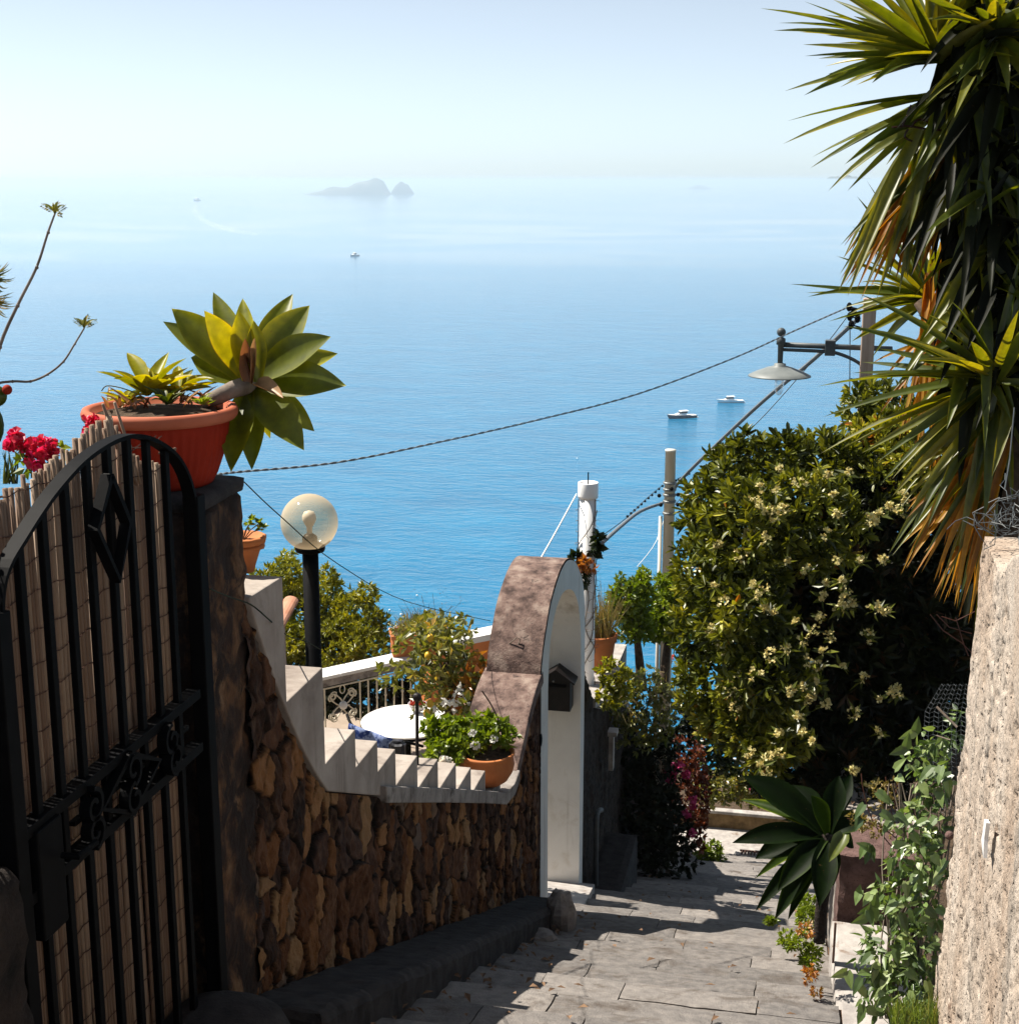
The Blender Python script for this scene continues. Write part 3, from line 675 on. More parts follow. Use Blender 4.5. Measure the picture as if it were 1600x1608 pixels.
# wall beyond the archway
w2 = thing('stone_wall', 'shaded stone wall going on below the archway behind the creepers', 'wall', (-1.9, 14, -8))
c2 = [(10.70,-3.62),(10.85,-3.80),(11.15,-4.05),(11.5,-4.30),(11.9,-4.45),(12.6,-4.55),(14,-5.3),(17,-7.2),(19.3,-8.6)]
s = MB(); stones(s, 10.70, 19.2, lambda v: interp(c2, v), lambda v: pathz(v)-.3, res=.03, sw=.10, sh=.26, relief=.03, seed=9)
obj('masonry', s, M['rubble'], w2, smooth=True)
s = MB(); pts = [(v, interp(c2, v)) for v in np.linspace(10.7, 19.2, 40)]
s.prismX(pts + [(19.2,-12),(10.7,-12)], -1.735, -2.1); obj('core', s, M['rubble'], w2)
s = MB(); s.prismX([(11.4,-4.22),(11.9,-4.42),(12.6,-4.52),(14.2,-5.35),(14.2,-5.42),(12.6,-4.60),(11.9,-4.5),(11.4,-4.30)], -1.69, -2.2); obj('coping', s, M['slab'], w2)

# ------------------------------------------------------------------ right wall (pitted lit render)
def rwall():
    mb = MB(); res = .0125; ys = np.arange(1.2, 4.86, res); nzv = int(2.9/res); V = []; F = []
    zt = lambda y: -1.02 + (4.36-y)*.36 + .02*nz((y*6,0,0))
    for i, y in enumerate(ys):
        for j in range(nzv+1):
            T = j/nzv; z = -3.55 + (zt(min(y,4.36))+3.55)*T
            # the end edge leans (batter): squeeze y with height
            yend = 4.83 - .47*min(1, max(0, (z+2.9)/1.88)) + .045*nz((2, z*5, 0)) + .03*nz((4, z*17, 0)) + .012*nz((4, z*45, 0))
            yy = 1.2 + (y-1.2)*(yend-1.2)/(4.86-1.2)
            patch = z > -1.25 - (yy-3.4)*.30*-1.0*0 + (3.35-yy)*-.55 + .02*nz((yy*5,z*5,1)) and yy < 4.32
            big = nz((yy*3, z*2, 7))*.010
            h = noise.fractal(Vector((yy*15, z*9, 1.3)), 1.0, 2.1, 3)*.007
            p_ = noise.noise(Vector((yy*46, z*36, 8))); pit = -min(.016,max(0, p_-.24)*.085) if not patch else 0
            p2 = noise.noise(Vector((yy*24, z*17, 2))); pit -= min(.02,max(0, p2-.42)*.10) if not patch else 0
            if patch: h = h*.35 + .006
            V.append((.5 - (h+big+pit), yy, z))
    n1_ = nzv+1
    for i in range(len(ys)-1):
        for j in range(nzv): q = i*n1_+j; F.append((q, q+1, q+n1_+1, q+n1_))
    # end face and top and back
    k = len(V); e = (len(ys)-1)*n1_
    for j in range(nzv+1):
        x_, y_, z_ = V[e+j]; V.append((x_+.10, y_+.012, z_)); V.append((x_+.34, y_+.01, z_))
    for j in range(nzv):
        F.append((e+j, e+j+1, k+2*(j+1), k+2*j)); F.append((k+2*j, k+2*(j+1), k+2*(j+1)+1, k+2*j+1))
    k = len(V)
    for i in range(len(ys)):
        x_, y_, z_ = V[i*n1_+nzv]; V.append((x_+.34, y_, z_+.004))
    for i in range(len(ys)-1): F.append((i*n1_+nzv, k+i, k+i+1, (i+1)*n1_+nzv))
    mb.add(V, F); return mb
M['pitted'] = surf('pitted_render', [(.25, (.30,.21,.15)), (.45, (.45,.36,.285)), (.7, (.56,.49,.42))], 3.2, .95, 1.0, 110, .012, vsc=(1,1,.55), stain=((.20,.125,.085), 16, .60, .72), pits=(70,.12), det=8, streak=((.27,.235,.20), .50, .70))
tag(obj('rendered_wall', rwall(), M['pitted'], smooth=True, origin=(.6,3,-3.2)), 'sunlit pitted cream render wall rising at the right edge', 'wall')

# right side: slabs, block, kerb
def slab(name, x0, x1, y0, y1, z, th, mat, lb, cat, amp=.006):
    s = MB(); rough_box(s, (x0,y0,z-th), (x1,y1,z), .035, amp, 12, rd=.006); return tag(obj(name, s, mat), lb, cat)
slab('kerb_slab', .205, .62, 4.6, 6.55, -3.66, .7, M['slab'], 'pale lower slab at the right edge of the lane nearest the viewer', 'slab')
slab('kerb_slab', .205, .62, 6.60, 7.45, -3.93, .7, M['slab'], 'sunlit slab just below the dark pinkish block at the right', 'slab')
slab('rubble_block', .235, .66, 7.50, 7.95, -3.93+.36, 1.1, M['pinkblock'], 'dark pinkish concrete block standing under the agave', 'block', .012)
slab('kerb_slab', .235, .70, 7.97, 9.2, -3.60, 1.6, M['concrete'], 'slab strewn with dry leaves behind the pinkish block', 'slab')  # darker concrete puts the missing bush shade into this slab's colour
s = MB(); rough_box(s, (.66, 4.9, -5.6), (2.2, 9.2, -3.5), .12, .05, 3); tag(obj('planting_bed', s, M['soil']), kind='structure')
s = MB(); rough_box(s, (.21, 9.25, -9), (2.2, 18.8, -.35), .2, .03, 3, zf=lambda y: -1.05-.433*y+.25); tag(obj('planting_bank', s, M['soil']), kind='structure')
s = MB(); pr = [P(1289,1455+0,X=.215), P(1288,1510,X=.215)]; s.tube([(.215,7.0,-4.05),(.218,7.02,-3.72)], .007, 6); tag(obj('rusty_rod', s, M['wire']), 'short rusty rod sticking up beside the slab edge', 'rod')
# planter wall at the far end
a_ = P(1088,1303,Y=20.4); b_ = P(1215,1303,Y=20.4); zt = P(1100,1270,Y=20.4).z
pw = thing('planter_wall', 'low mossy planter wall with cream coping closing the far end of the lane', 'wall', (0, 20.5, -9.5))
s = MB(); rough_box(s, (a_.x-.6, 20.40, -10.2), (b_.x+1.5, 20.48, zt-.05), .08, .006, 9); obj('wall_face', s, surf('mossy_plaster', [(.3,(.10,.065,.03)),(.7,(.26,.17,.08))], 9, .95, .4, 40, .01), pw)
s = MB(); s.box((a_.x-.62, 20.37, zt-.05), (b_.x+1.52, 20.50, zt)); obj('coping', s, M['slab'], pw, bevel=.01)
s = MB(); s.box((a_.x-.5, 20.52, -10.5), (b_.x+1.5, 22.0, zt-.06)); tag(obj('planter_soil', s, M['soil']), kind='structure')
# ------------------------------------------------------------------ gate
gate = thing('iron_gate', 'black wrought iron gate with arched top in front of the reed screen', 'gate', (-1.7, 3.2, -2.6))
arc = [(2.69,-1.0),(2.70,-.88),(2.735,-.815),(2.814,-.766),(2.89,-.725),(2.962,-.692),(3.086,-.650),(3.216,-.629),(3.33,-.628),(3.43,-.648),(3.529,-.688),(3.60,-.73),(3.655,-.785),(3.69,-.85),(3.70,-.92)]
arcs = [tuple(v)[:2] for v in smooth([(a,b,0) for a,b in arc], 4)]
s = MB(); sweep_rect(s, arcs, .011, -1.713, -1.677); obj('arched_rail', s, M['iron'], gate)
s = MB(); s.box((-1.718,2.665,-2.55),(-1.672,2.715,-.90)); obj('stile', s, M['iron'], gate, bevel=.003)
s = MB(); s.box((-1.718,3.692,-2.62),(-1.672,3.745,-.86)); obj('stile', s, M['iron'], gate, bevel=.004)
arcz = lambda y: interp([(a,b) for a,b in arcs if True], y)
YB = [2.80+.107*i for i in range(8)]
for i, y in enumerate(YB):
    s = MB(); zt = arcz(y)-.004
    s.box((-1.704, y-.0118, -2.55), (-1.687, y+.0118, zt)); obj('bar', s, M['iron'], gate, bevel=.002)
for z in (-1.425, -1.585):
    s = MB(); s.box((-1.716,2.71,z-.014),(-1.676,3.66,z+.014)); obj('cross_rail', s, M['iron'], gate, bevel=.002)
s = MB(); s.box((-1.706,2.95,-1.512),(-1.69,3.60,-1.500)); obj('cross_rail', s, M['iron'], gate)
s = MB(); s.box((-1.716,2.71,-2.53),(-1.676,3.66,-2.49)); obj('cross_rail', s, M['iron'], gate)
def loop(pts, th=.014, x=-1.682): 
    s = MB(); sweep_rect(s, pts, th, x-.008, x+.008+.012); return s
# diamond ornament at the top
dm = [(3.19,-.70),(3.272,-.835),(3.199,-.965),(3.105,-.815),(3.19,-.70)]
obj('diamond', loop(dm, .016), M['iron'], gate)
dm = [(3.20,-1.425),(3.36,-1.505),(3.20,-1.585),(3.04,-1.505),(3.20,-1.425)]
obj('diamond', loop(dm, .018), M['iron'], gate)
def spiral(cy, cz, r0, r1, a0, turns, n=26):
    return [(cy+(r0+(r1-r0)*i/n)*math.cos(a0+turns*2*math.pi*i/n), cz+(r0+(r1-r0)*i/n)*math.sin(a0+turns*2*math.pi*i/n)) for i in range(n+1)]
for (cy, cz, a0, tn) in ((3.43,-1.475,math.pi/2,1.2),(3.45,-1.535,-math.pi/2,-1.2),(2.99,-1.475,math.pi/2,-1.2),(2.99,-1.540,-math.pi/2,1.2),(3.20,-1.465,-math.pi/2,1.1),(3.20,-1.545,math.pi/2,1.1)):
    obj('scroll', loop(spiral(cy, cz, .045, .012, a0, tn), .012, -1.676), M['iron'], gate)
s = MB(); s.box((-1.725,2.74,-1.70),(-1.665,2.85,-1.43)); lb_ = obj('lock_box', s, M['iron'], gate, bevel=.005)
s = MB(); s.tube([(-1.655,2.82,-1.52),(-1.615,2.82,-1.52),(-1.61,2.90,-1.52)], .008, 8); obj('handle', s, M['iron'], lb_)

# reed screen
rs = thing('reed_screen', 'brown reed screen tied with wire behind the iron gate', 'screen', (-1.77, 3.0, -2.5))
topl = [(2.0,-.66),(2.72,-.69),(2.9,-.690),(3.05,-.660),(3.20,-.640),(3.33,-.605),(3.44,-.60),(3.50,-.67),(3.60,-.74),(3.73,-.80)]
s = MB(); y = 1.9
while y < 3.715:
    r_ = random.uniform(.0042, .0075); y += r_*2 + (random.uniform(.001,.003) if random.random() > .14 else random.uniform(.003,.007))
    zt = interp(topl, y) + random.uniform(-.018, .012); tl = random.gauss(0, .004)
    bt = -2.36 - .25*max(0,(y-2.7)) + random.uniform(-.02,.02)
    pts = []
    for j in range(7):
        u = j/6; pts.append((-1.782 + random.uniform(-.003,.003), y + tl*u + .002*math.sin(u*9+y*50), bt+(zt-bt)*u))
    s.tube(pts, [r_*random.uniform(.9,1.05) for _ in pts], 6, random.random())
for (y, dy, dz) in ((3.44,-.02,.03),(3.46,-.05,.05),(3.48,-.075,.06),(3.50,-.03,.055)):
    s.tube([(-1.775,y+.06,-.80),(-1.79,y+dy,-.60+dz-.02)], .004, 6, random.random())
obj('reeds', s, M['reed'], rs, smooth=True)
s = MB()
for k in range(21):
    z0 = -.70 - k*.083
    for x_, ph in ((-1.774,0),(-1.7905,0)):
        pts = [(x_+ .001*math.sin(yy*180), yy, z0+.003*math.sin(yy*75+k)+.006*math.sin(yy*7+k*2)) for yy in np.arange(1.95, 3.71, .012)]
        s.tube(pts, .0017, 4, cap=False)
obj('tie_wire', s, M['wire'], rs)
s = MB(); s.tube([P(250,712,X=-1.74),P(262,709,X=-1.735),P(276,704,X=-1.73)], .003, 6); s.tube([P(276,704,X=-1.73),P(272,716,X=-1.73),P(271,726,X=-1.73)], [.004,.003,.001], 6)
tag(obj('snapped_reed', s, M['reed']), 'short snapped reed poking out beside the flowerpot', 'reed')

# ------------------------------------------------------------------ big ribbed flowerpot
pc = Vector((-1.915, 3.93, -.875)); pc = P(258, 757, Z=-.875)
pot = thing('flowerpot', 'big ribbed terracotta flowerpot with tilted rim standing on the gate pillar', 'flowerpot', pc)
rb = lambda a, i: 1 + (.016*math.cos(a*46) if 2 <= i <= 6 else 0)
s = MB(); s.lathe([(.145,0),(.150,.012),(.158,.03),(.176,.08),(.188,.125),(.194,.155),(.196,.170),(.197,.19),(.200,.198)], pc, 184, mod=rb); obj('body', s, M['plastic'], pot, smooth=True)
s = MB(); s.lathe([(.196,.190),(.214,.190),(.222,.200),(.224,.214),(.219,.226),(.206,.228),(.196,.222),(.190,.200)], pc, 64, mod=lambda a,i: 1+.010*math.sin(a*2+.6)); obj('rim', s, M['rimplastic'], pot, smooth=True)
s = MB(); s.lathe([(.001,.222),(.12,.218),(.193,.205)], pc, 40); so_ = obj('soil', s, M['soil'], pot, smooth=True)
DC = pc.dot(Fv)
def pl(px, py, dd=0.0): return P(px, py, D=DC+dd)
# agave attenuata leaning out of the pot
ag = thing('agave', 'large yellow green agave rosette leaning out of the big flowerpot', 'agave', pl(378,610,.05))
stem = MB(); stem.tube([pl(322,632,0),pl(345,622,-.02),pl(365,612,0),pl(385,606,.04),pl(398,600,.10)], [.020,.024,.026,.028,.02], 10); obj('stem', stem, M['twig'], ag, smooth=True)
c0 = pl(392,603,.10)
LV = [ # tip x,y, depth offset, width px, rnd, droop
 (256,502,.12,40,.25),(270,484,.04,58,.30),(335,455,.22,40,.35),(380,466,.20,36,.60),(459,458,.22,46,.45),(485,478,.12,62,.35),
 (516,527,-.03,60,.20),(531,552,.20,48,.50),(541,603,-.02,64,.12),(495,677,.16,44,.30),(476,703,-.08,62,.15),(425,690,.18,26,.55),
 (396,735,-.04,44,.18),(361,737,-.10,54,.15),(300,560,.10,60,.25),(323,489,-.05,46,.72)]
for i, (x_, y_, dd, wp, rv) in enumerate(LV):
    s = MB(); tip = pl(x_, y_, dd); ax = (tip-c0); b0 = c0 + ax*.04
    nrm = (-Fv + Vector((0,0,.35)) + ax.normalized()*.3 + Vector((random.uniform(-.25,.25),0,0))).normalized()
    strip(s, b0, tip, S(wp, DC)*1.0, sag=.008, nrm=nrm, segs=16, shape='agave', fold=.16+.05*random.random(), rnd=rv, edge=.32, curl=-.04, tipc=1.0 if i in (5,6,8,10,1,13) else None)
    l_ = obj('leaf', s, M['agave'] if i not in (8,10,12,13) else M['agave'], ag, smooth=True)
# curled centre leaves
for (pts, wp, mt, rv) in (([(405,600),(404,560),(392,520),(398,505)],34,'agave',.5),([(388,598),(390,560),(385,535),(388,512),(374,490)],40,'agave',.6)):
    s = MB(); q = [pl(a,b_,.02) for a,b_ in pts]; 
    strip(s, q[0], q[-1], S(wp,DC), sag=.0, nrm=(-Fv+Vector((.3,0,.2))), segs=10, shape='agave', fold=.35, rnd=rv, edge=.3, curl=.12); obj('leaf', s, M[mt], ag, smooth=True)
for (a,b_,c_,d_,wp,rv,dd) in ((392,600,392,527,26,.35,-.03),(396,600,408,545,20,.6,-.04),(400,603,446,640,30,.8,-.05),(394,598,374,560,18,.1,-.03),(398,590,412,530,18,.9,-.02)):
    s = MB(); strip(s, pl(a,b_,.02), pl(c_,d_,dd), S(wp,DC), sag=.01, segs=8, shape='lance', fold=.45, rnd=rv, curl=.25); obj('withered_leaf', s, M['drybrown'], ag, smooth=True)
# small rosettes in the pot
def rosette(name, lb, px, py, n, Lp, Wp, mats, dd=0, up=.5, grp=None, cat='succulent', sp=1.0):
    c = pl(px, py, dd); th = thing(name, lb, cat, c, grp)
    s = MB()
    for i in range(n):
        a = 2*math.pi*i/n*1.618*2; el = up + random.uniform(-.3,.5)
        d = Vector((math.cos(a)*sp, math.sin(a)*sp, el)).normalized(); L = S(Lp, DC)*random.uniform(.6,1.1)
        strip(s, c, c+d*L, S(Wp, DC)*random.uniform(.8,1.1), sag=random.uniform(-.005,.012), nrm=Vector((-d.x*d.z,-d.y*d.z,1-d.z*d.z)), segs=7, shape='agave', fold=.3, rnd=random.uniform(.3,.85), edge=.25, curl=-.1, tipc=1.0 if random.random()<.2 else None)
    obj('leaves', s, mats, th, smooth=True)
    return th
rosette('succulent', 'upright yellow green succulent at the left of the big flowerpot', 232, 622, 14, 92, 28, M['agave'], -.02, .75)
rosette('succulent', 'mid green succulent crowded in the middle of the big flowerpot', 280, 618, 14, 72, 22, M['agave'], .05, .5)
rosette('succulent', 'small dark succulent at the front of the big flowerpot', 262, 636, 18, 44, 10, M['agavedark'], -.12, .6)
rosette('succulent', 'little spiky grey green succulent at the right rim of the big flowerpot', 318, 636, 22, 24, 5, M['herb'], -.12, .5)
rosette('succulent', 'pale low rosette at the back left of the big flowerpot soil', 200, 634, 14, 46, 14, M['agave'], .0, .5)
plantblob0 = True
s = MB()
for i in range(34):
    a = random.random()*6.28; d = Vector((math.cos(a), math.sin(a), random.uniform(.05,.5))); c = pl(random.uniform(170,345), random.uniform(630,643), random.uniform(-.12,.10))
    strip(s, c, c+d*random.uniform(.04,.10), .012, sag=.01, segs=5, fold=.3, rnd=random.random(), curl=.3)
tag(obj('dry_leaves', s, M['drybrown'], smooth=True), 'withered leaf bits lying on the soil of the big flowerpot', 'dry leaves')
s = MB(); s.tube(smooth([pl(232,628),pl(215,618),pl(190,609),pl(168,606),pl(160,614)],3), .0018, 5); tag(obj('tendril', s, M['drygrass']), 'thin pale tendril curling left over the pot rim', 'tendril')

# small frilly pot on the first step
p = P(384, 919, X=-1.83); p.z = -1.263
fp = thing('flowerpot', 'small frilled terracotta pot on the top step of the parapet', 'flowerpot', p)
s = MB(); s.lathe([(.036,0),(.040,.02),(.058,.075),(.066,.10),(.070,.105)], p, 40); obj('body', s, M['terra'], fp, smooth=True)
s = MB(); s.lathe([(.066,.095),(.074,.098),(.077,.108),(.078,.118),(.070,.122),(.060,.112)], p, 60, mod=lambda a,i: 1+.03*math.sin(a*14)); s.lathe([(.064,.082),(.072,.080),(.071,.090),(.064,.095)], p, 60, mod=lambda a,i: 1+.03*math.sin(a*14+1)); obj('frilled_rim', s, M['terra'], fp, smooth=True)
s = MB(); s.lathe([(.001,.10),(.06,.097)], p, 20); obj('soil', s, M['soil'], fp)
s = MB(); lf = MB(); c = p+Vector((0,0,.10))
for (dx,dz) in ((.02,.055),(.05,.06),(.062,.045),(-.01,.06),(.03,.07)):
    tp = c+Rv*dx*1.1+Vector((0,0,dz)); s.tube([c, c+(tp-c)*.5+Vector((0,0,.01)), tp], .0018, 5)
    whorls(lf, np.array([tp]*2), np.array([(0,0,1.)]*2), 8, .020, .014, 1.0)
pp = thing('geranium', 'small leafy plant growing in the frilled pot', 'plant', c); obj('stems', s, M['twig'], pp); obj('leaves', lf, M['herb'], pp)

# plants at the left edge, growing behind the reed screen
DL = 3.9
def tw(name, lb, pts, r0, r1, tips, D):
    th = thing(name, lb, 'branch', P(*pts[0], D=D)); s = MB(); q = smooth([P(a,b_,D=D) for a,b_ in pts], 4)
    s.tube(q, list(np.linspace(r0, r1, len(q))), 7)
    for i in range(4, len(q)-2, 4): s.sphere(tuple(q[i]+Vector((.001,0,0))), r0*1.25*(1-i/len(q)*.4), 6, 4)
    obj('stem', s, M['twig'], th, smooth=True); l = MB(); e = q[-1]
    for (dx, dy) in tips:
        tp = P(pts[-1][0]+dx, pts[-1][1]+dy, D=D+random.uniform(-.02,.02)); s2 = (tp-e)
        strip(l, e, tp, .010, sag=.008, segs=6, fold=.3, rnd=random.uniform(.5,1))
        for k in range(5): 
            u = .3+.14*k; leaves(l, [tuple(e+s2*u)]*2, np.array([tuple(s2.normalized()+Uv*.9),tuple(s2.normalized()-Uv*.9)]), .010, .004)
    obj('leaf_tuft', l, M['lemonleaf'], th)
tw('bare_branch', 'tall thin bare branch with a leaf tuft at its tip at the left edge', [(-66,960),(-48,800),(-22,640),(0,545),(28,480),(58,420),(76,365),(87,335)], .0065, .0026, [(-22,-14),(-14,-10),(5,-18),(17,-12),(10,3),(-3,-14)], DL)
tw('bare_branch', 'lower curved bare branch sweeping up to a leaf tuft at the left edge', [(-70,960),(-72,760),(-50,640),(-12,606),(20,599),(48,599),(75,588),(100,568),(118,540),(133,515)], .0045, .0022, [(-16,-14),(-8,-12),(6,-20),(20,-12),(10,-8),(2,-16)], DL)
def spray(name, lb, c, D, n, Lp, aim, mat, cat='palm leaf', wide=5, spread=.8, sag=-.02):
    s = MB(); b0 = P(*c, D=D)
    for i in range(n):
        d = (Rv*aim[0] + Uv*aim[1] + Vector(tuple(rand_dirs(1)[0]))*spread).normalized(); L = S(Lp, D)*random.uniform(.6,1.1)
        strip(s, b0, b0+d*L, S(wide, D), sag=sag*random.random(), segs=5, fold=.3, rnd=random.random())
    s.tube(smooth([P(c[0]-70, 1000, D=D), P(c[0]-60, 700, D=D), P(c[0]-30, c[1]+70, D=D), b0], 4), .006, 6, .3)
    return tag(obj(name, s, mat), lb, cat)
spray('palm_frond', 'yellow green palm leaf tip entering at the left edge', (-14,432), 4.4, 26, 38, (1,-.15), M['lemonleaf'])
spray('palm_frond', 'dry brown palm leaf tip just below the green one at the left edge', (-16,470), 4.4, 22, 42, (1,-.5), M['drygrass'])
p = P(-6, 622, D=4.0); s = MB(); s.sphere(tuple(p), .030, 14, 10)
for k_, (a_, b_) in enumerate(((-30,668),(-36,740),(-44,820),(-50,900))): s.sphere(tuple(P(a_, b_, D=4.0)), .062, 14, 10, sq=1.25)
tag(obj('cactus_pad', s, M['herb'], smooth=True), 'green prickly pear pads cut by the left edge', 'cactus')
p = P(12, 612, D=3.98); s = MB(); s.sphere(tuple(p), .0135, 12, 8, sq=1.05); tag(obj('prickly_pear', s, M['plastic'], smooth=True), 'small pinkish prickly pear fruit on the cactus pad', 'fruit')
def flowers(name, lb, heads, D, mat, fr, grp=None, pet=22, stem_to=None, foli=None, cat='flower'):
    th = thing(name, lb, cat, P(*heads[0][:2], D=D), grp)
    for (x_, y_, rp) in heads:
        c = P(x_, y_, D=D); r_ = S(rp, D); l = MB(); pts, dn = shell(tuple(c), (r_*.7,)*3, pet, .5)
        for k in range(len(pts)):
            for q in range(3):
                d = unit(dn[k]*.5 + rand_dirs(1)[0]); leaves(l, [pts[k]], [d], r_*fr, r_*fr*1.0, Nn=[dn[k]], fold=.1, wide=.62)
        obj('flower_head', l, mat, th)
        if stem_to:
            s = MB(); e = P(*stem_to, D=D+.02); s.tube([c, (c+e)/2+Rv*random.uniform(-.01,.01), e], .0016, 5); obj('stem', s, M['herb'], th)
    if foli:
        l = MB()
        for (x_, y_, rp, n) in foli:
            pts, dn = shell(tuple(P(x_, y_, D=D+.03)), (S(rp,D),)*3, n, .3); whorls(l, pts, dn, 3, S(16,D), S(13,D), .8)
        obj('leaves', l, M['herb'], th)
    return th
flowers('geranium', 'crimson geranium head highest at the far left above the reeds', [(26,692,18)], 3.6, M['crimson'], .8, stem_to=(48,740))
flowers('geranium', 'bunch of red and pink geranium heads beside the gate arch at the left', [(56,703,16),(74,700,15),(62,718,20),(84,716,12)], 3.6, M['crimson'], .8, stem_to=(50,750), foli=[(36,708,9,5),(90,706,8,4),(45,725,14,8)])
flowers('geranium', 'red geranium head peeping out left of the big flowerpot', [(143,662,12),(141,680,11)], 3.75, M['crimson'], .8, stem_to=(150,740), foli=[(120,720,12,6)])
s = MB(); b0 = P(18, 760, D=3.7)
for i in range(16):
    tp = P(random.uniform(2,34), random.uniform(698,728), D=3.7+random.uniform(-.05,.05)); strip(s, b0+Rv*random.uniform(-.02,.02), tp, .006, segs=5, fold=.3, rnd=random.random())
tag(obj('grass_tuft', s, M['agavedark']), 'dark spiky leaf tuft behind the reeds under the crimson geranium', 'plant')
s = MB(); pr = MB()
rough_box(s, (-3.4, 1.6, -3.2), (-2.0, 4.1, -1.12), .1, .02, 5); tag(obj('garden_bank', s, M['soil']), kind='structure')

# ------------------------------------------------------------------ globe lamp
DG = 8.8; gc = P(486, 820, D=DG); gr_ = S(45, DG)
lamp = thing('globe_lamp', 'black lamp post with a smoky translucent glass globe', 'lamp post', (gc.x, gc.y, -6.0))
m, t, out = _mat('smoked_globe')
b = N(t, 'ShaderNodeBsdfPrincipled'); b.inputs['Base Color'].default_value = (.80,.66,.46,1); b.inputs['Roughness'].default_value = .08; b.inputs['IOR'].default_value = 1.45
tr = N(t, 'ShaderNodeBsdfTransparent'); tr.inputs[0].default_value = (.93,.86,.74,1)
tl = N(t, 'ShaderNodeBsdfTranslucent'); tl.inputs[0].default_value = (.70,.58,.42,1)
lw = N(t, 'ShaderNodeLayerWeight'); lw.inputs[0].default_value = .35
a1 = N(t, 'ShaderNodeMixShader'); a1.inputs[0].default_value = .45; t.links.new(b.outputs[0], a1.inputs[1]); t.links.new(tl.outputs[0], a1.inputs[2])
mrr = N(t, 'ShaderNodeMapRange'); mrr.inputs[3].default_value = .20; mrr.inputs[4].default_value = .85; t.links.new(lw.outputs['Facing'], mrr.inputs[0])
a2 = N(t, 'ShaderNodeMixShader'); t.links.new(mrr.outputs[0], a2.inputs[0]); t.links.new(tr.outputs[0], a2.inputs[1]); t.links.new(a1.outputs[0], a2.inputs[2])
t.links.new(a2.outputs[0], out.inputs[0]); M['globe'] = m
s = MB(); s.sphere(tuple(gc), gr_, 48, 32); obj('globe', s, M['globe'], lamp, smooth=True)
cz = gc - Vector((0,0,gr_*.93))
s = MB(); s.lathe([(.05,-.03),(.085,-.02),(.092,-.005),(.092,.012),(.075,.022),(.03,.022)], cz, 28); obj('collar', s, M['iron'], lamp, smooth=True)
s = MB(); s.tube([(gc.x,gc.y,-6.0),(gc.x,gc.y,cz.z-.01)], .049, 24); obj('post', s, M['iron'], lamp, smooth=True)
s = MB(); s.lathe([(.046,.01),(.046,.07),(.030,.085),(.022,.09)], cz+Vector((0,0,.0)), 20); ho = obj('lamp_holder', s, M['brown'], lamp, smooth=True)
s = MB(); s.lathe([(.016,.085),(.018,.13),(.030,.15),(.042,.175),(.042,.20),(.030,.225),(.001,.235)], cz, 20); obj('bulb', s, M['white'], lamp, smooth=True)

# ------------------------------------------------------------------ terrace
FZ = -5.95
s = MB(); s.box((-9.5, 9.2, FZ-.35), (-2.12, 15.3, FZ)); tag(obj('terrace_floor', s, M['floor']), kind='structure')
s = MB(); s.box((-9.5, 9.2, -14), (-2.12, 15.15, FZ-.354)); tag(obj('terrace_retaining_wall', s, M['rubble']), 'rubble retaining wall carrying the terrace over the slope', 'wall')
RZ = -5.0
rA0 = P(330, 1098, Z=RZ); rA = P(505,1062, Z=RZ); rB = P(648,1031, Z=RZ); rC = P(735,1022,Z=RZ)
dA = (rB-rA).normalized(); rA0 = rA - dA*1.6; nA = Vector((-dA.y, dA.x, 0))
rail = thing('balcony_railing', 'cream wrought iron terrace railing with scroll panel under a white marble handrail', 'railing', ((rA.x+rB.x)/2, (rA.y+rB.y)/2, FZ))
def bar2(mb, a, b, wd, h, off=0.0):  # plank between two points, width across nA, top at z
    d = (b-a).normalized(); n_ = Vector((-d.y, d.x, 0)); V = []
    for p in (a, b):
        for (u, v) in ((-.5,0),(.5,0),(.5,-1),(-.5,-1)): q = p + n_*(wd*u+off) + Vector((0,0,h*v)); V.append(tuple(q))
    return mb.add(V, [(0,1,2,3),(7,6,5,4),(0,4,5,1),(1,5,6,2),(2,6,7,3),(3,7,4,0)])
L_ = (rB-rA0).length
for k in range(3):
    s = MB(); bar2(s, rA0+dA*(L_/3*k+.003), rA0+dA*(L_/3*(k+1)-.003), .26, .035, .09); obj('handrail', s, M['marble'], rail, bevel=.004)
s = MB(); bar2(s, rA0+Vector((0,0,-.037)), rB+Vector((0,0,-.037)), .20, .085, .09); obj('rail_beam', s, M['concrete'], rail)
zt = RZ-.155; zb = FZ+.08
def lp(u, z, off=0.0): return rA + dA*u + Vector((0,0,z-RZ)) + nA*off
u0 = 0.03; u1 = u0+.42
pan = MB()
for u in (u0, u1): pan.tube([lp(u,zt+.02),lp(u,FZ)], .009, 6)
for z in (zt+.01, zb): pan.tube([lp(-1.4,z),lp(1.05,z)], .009, 6)
obj('frame', pan, M['cream'], rail)
sc_ = MB(); um = (u0+u1)/2; zm = zt-.21
def flat(pts, r_=.0075): sc_.tube([lp(a_, b_) for a_, b_ in pts], r_, 6)
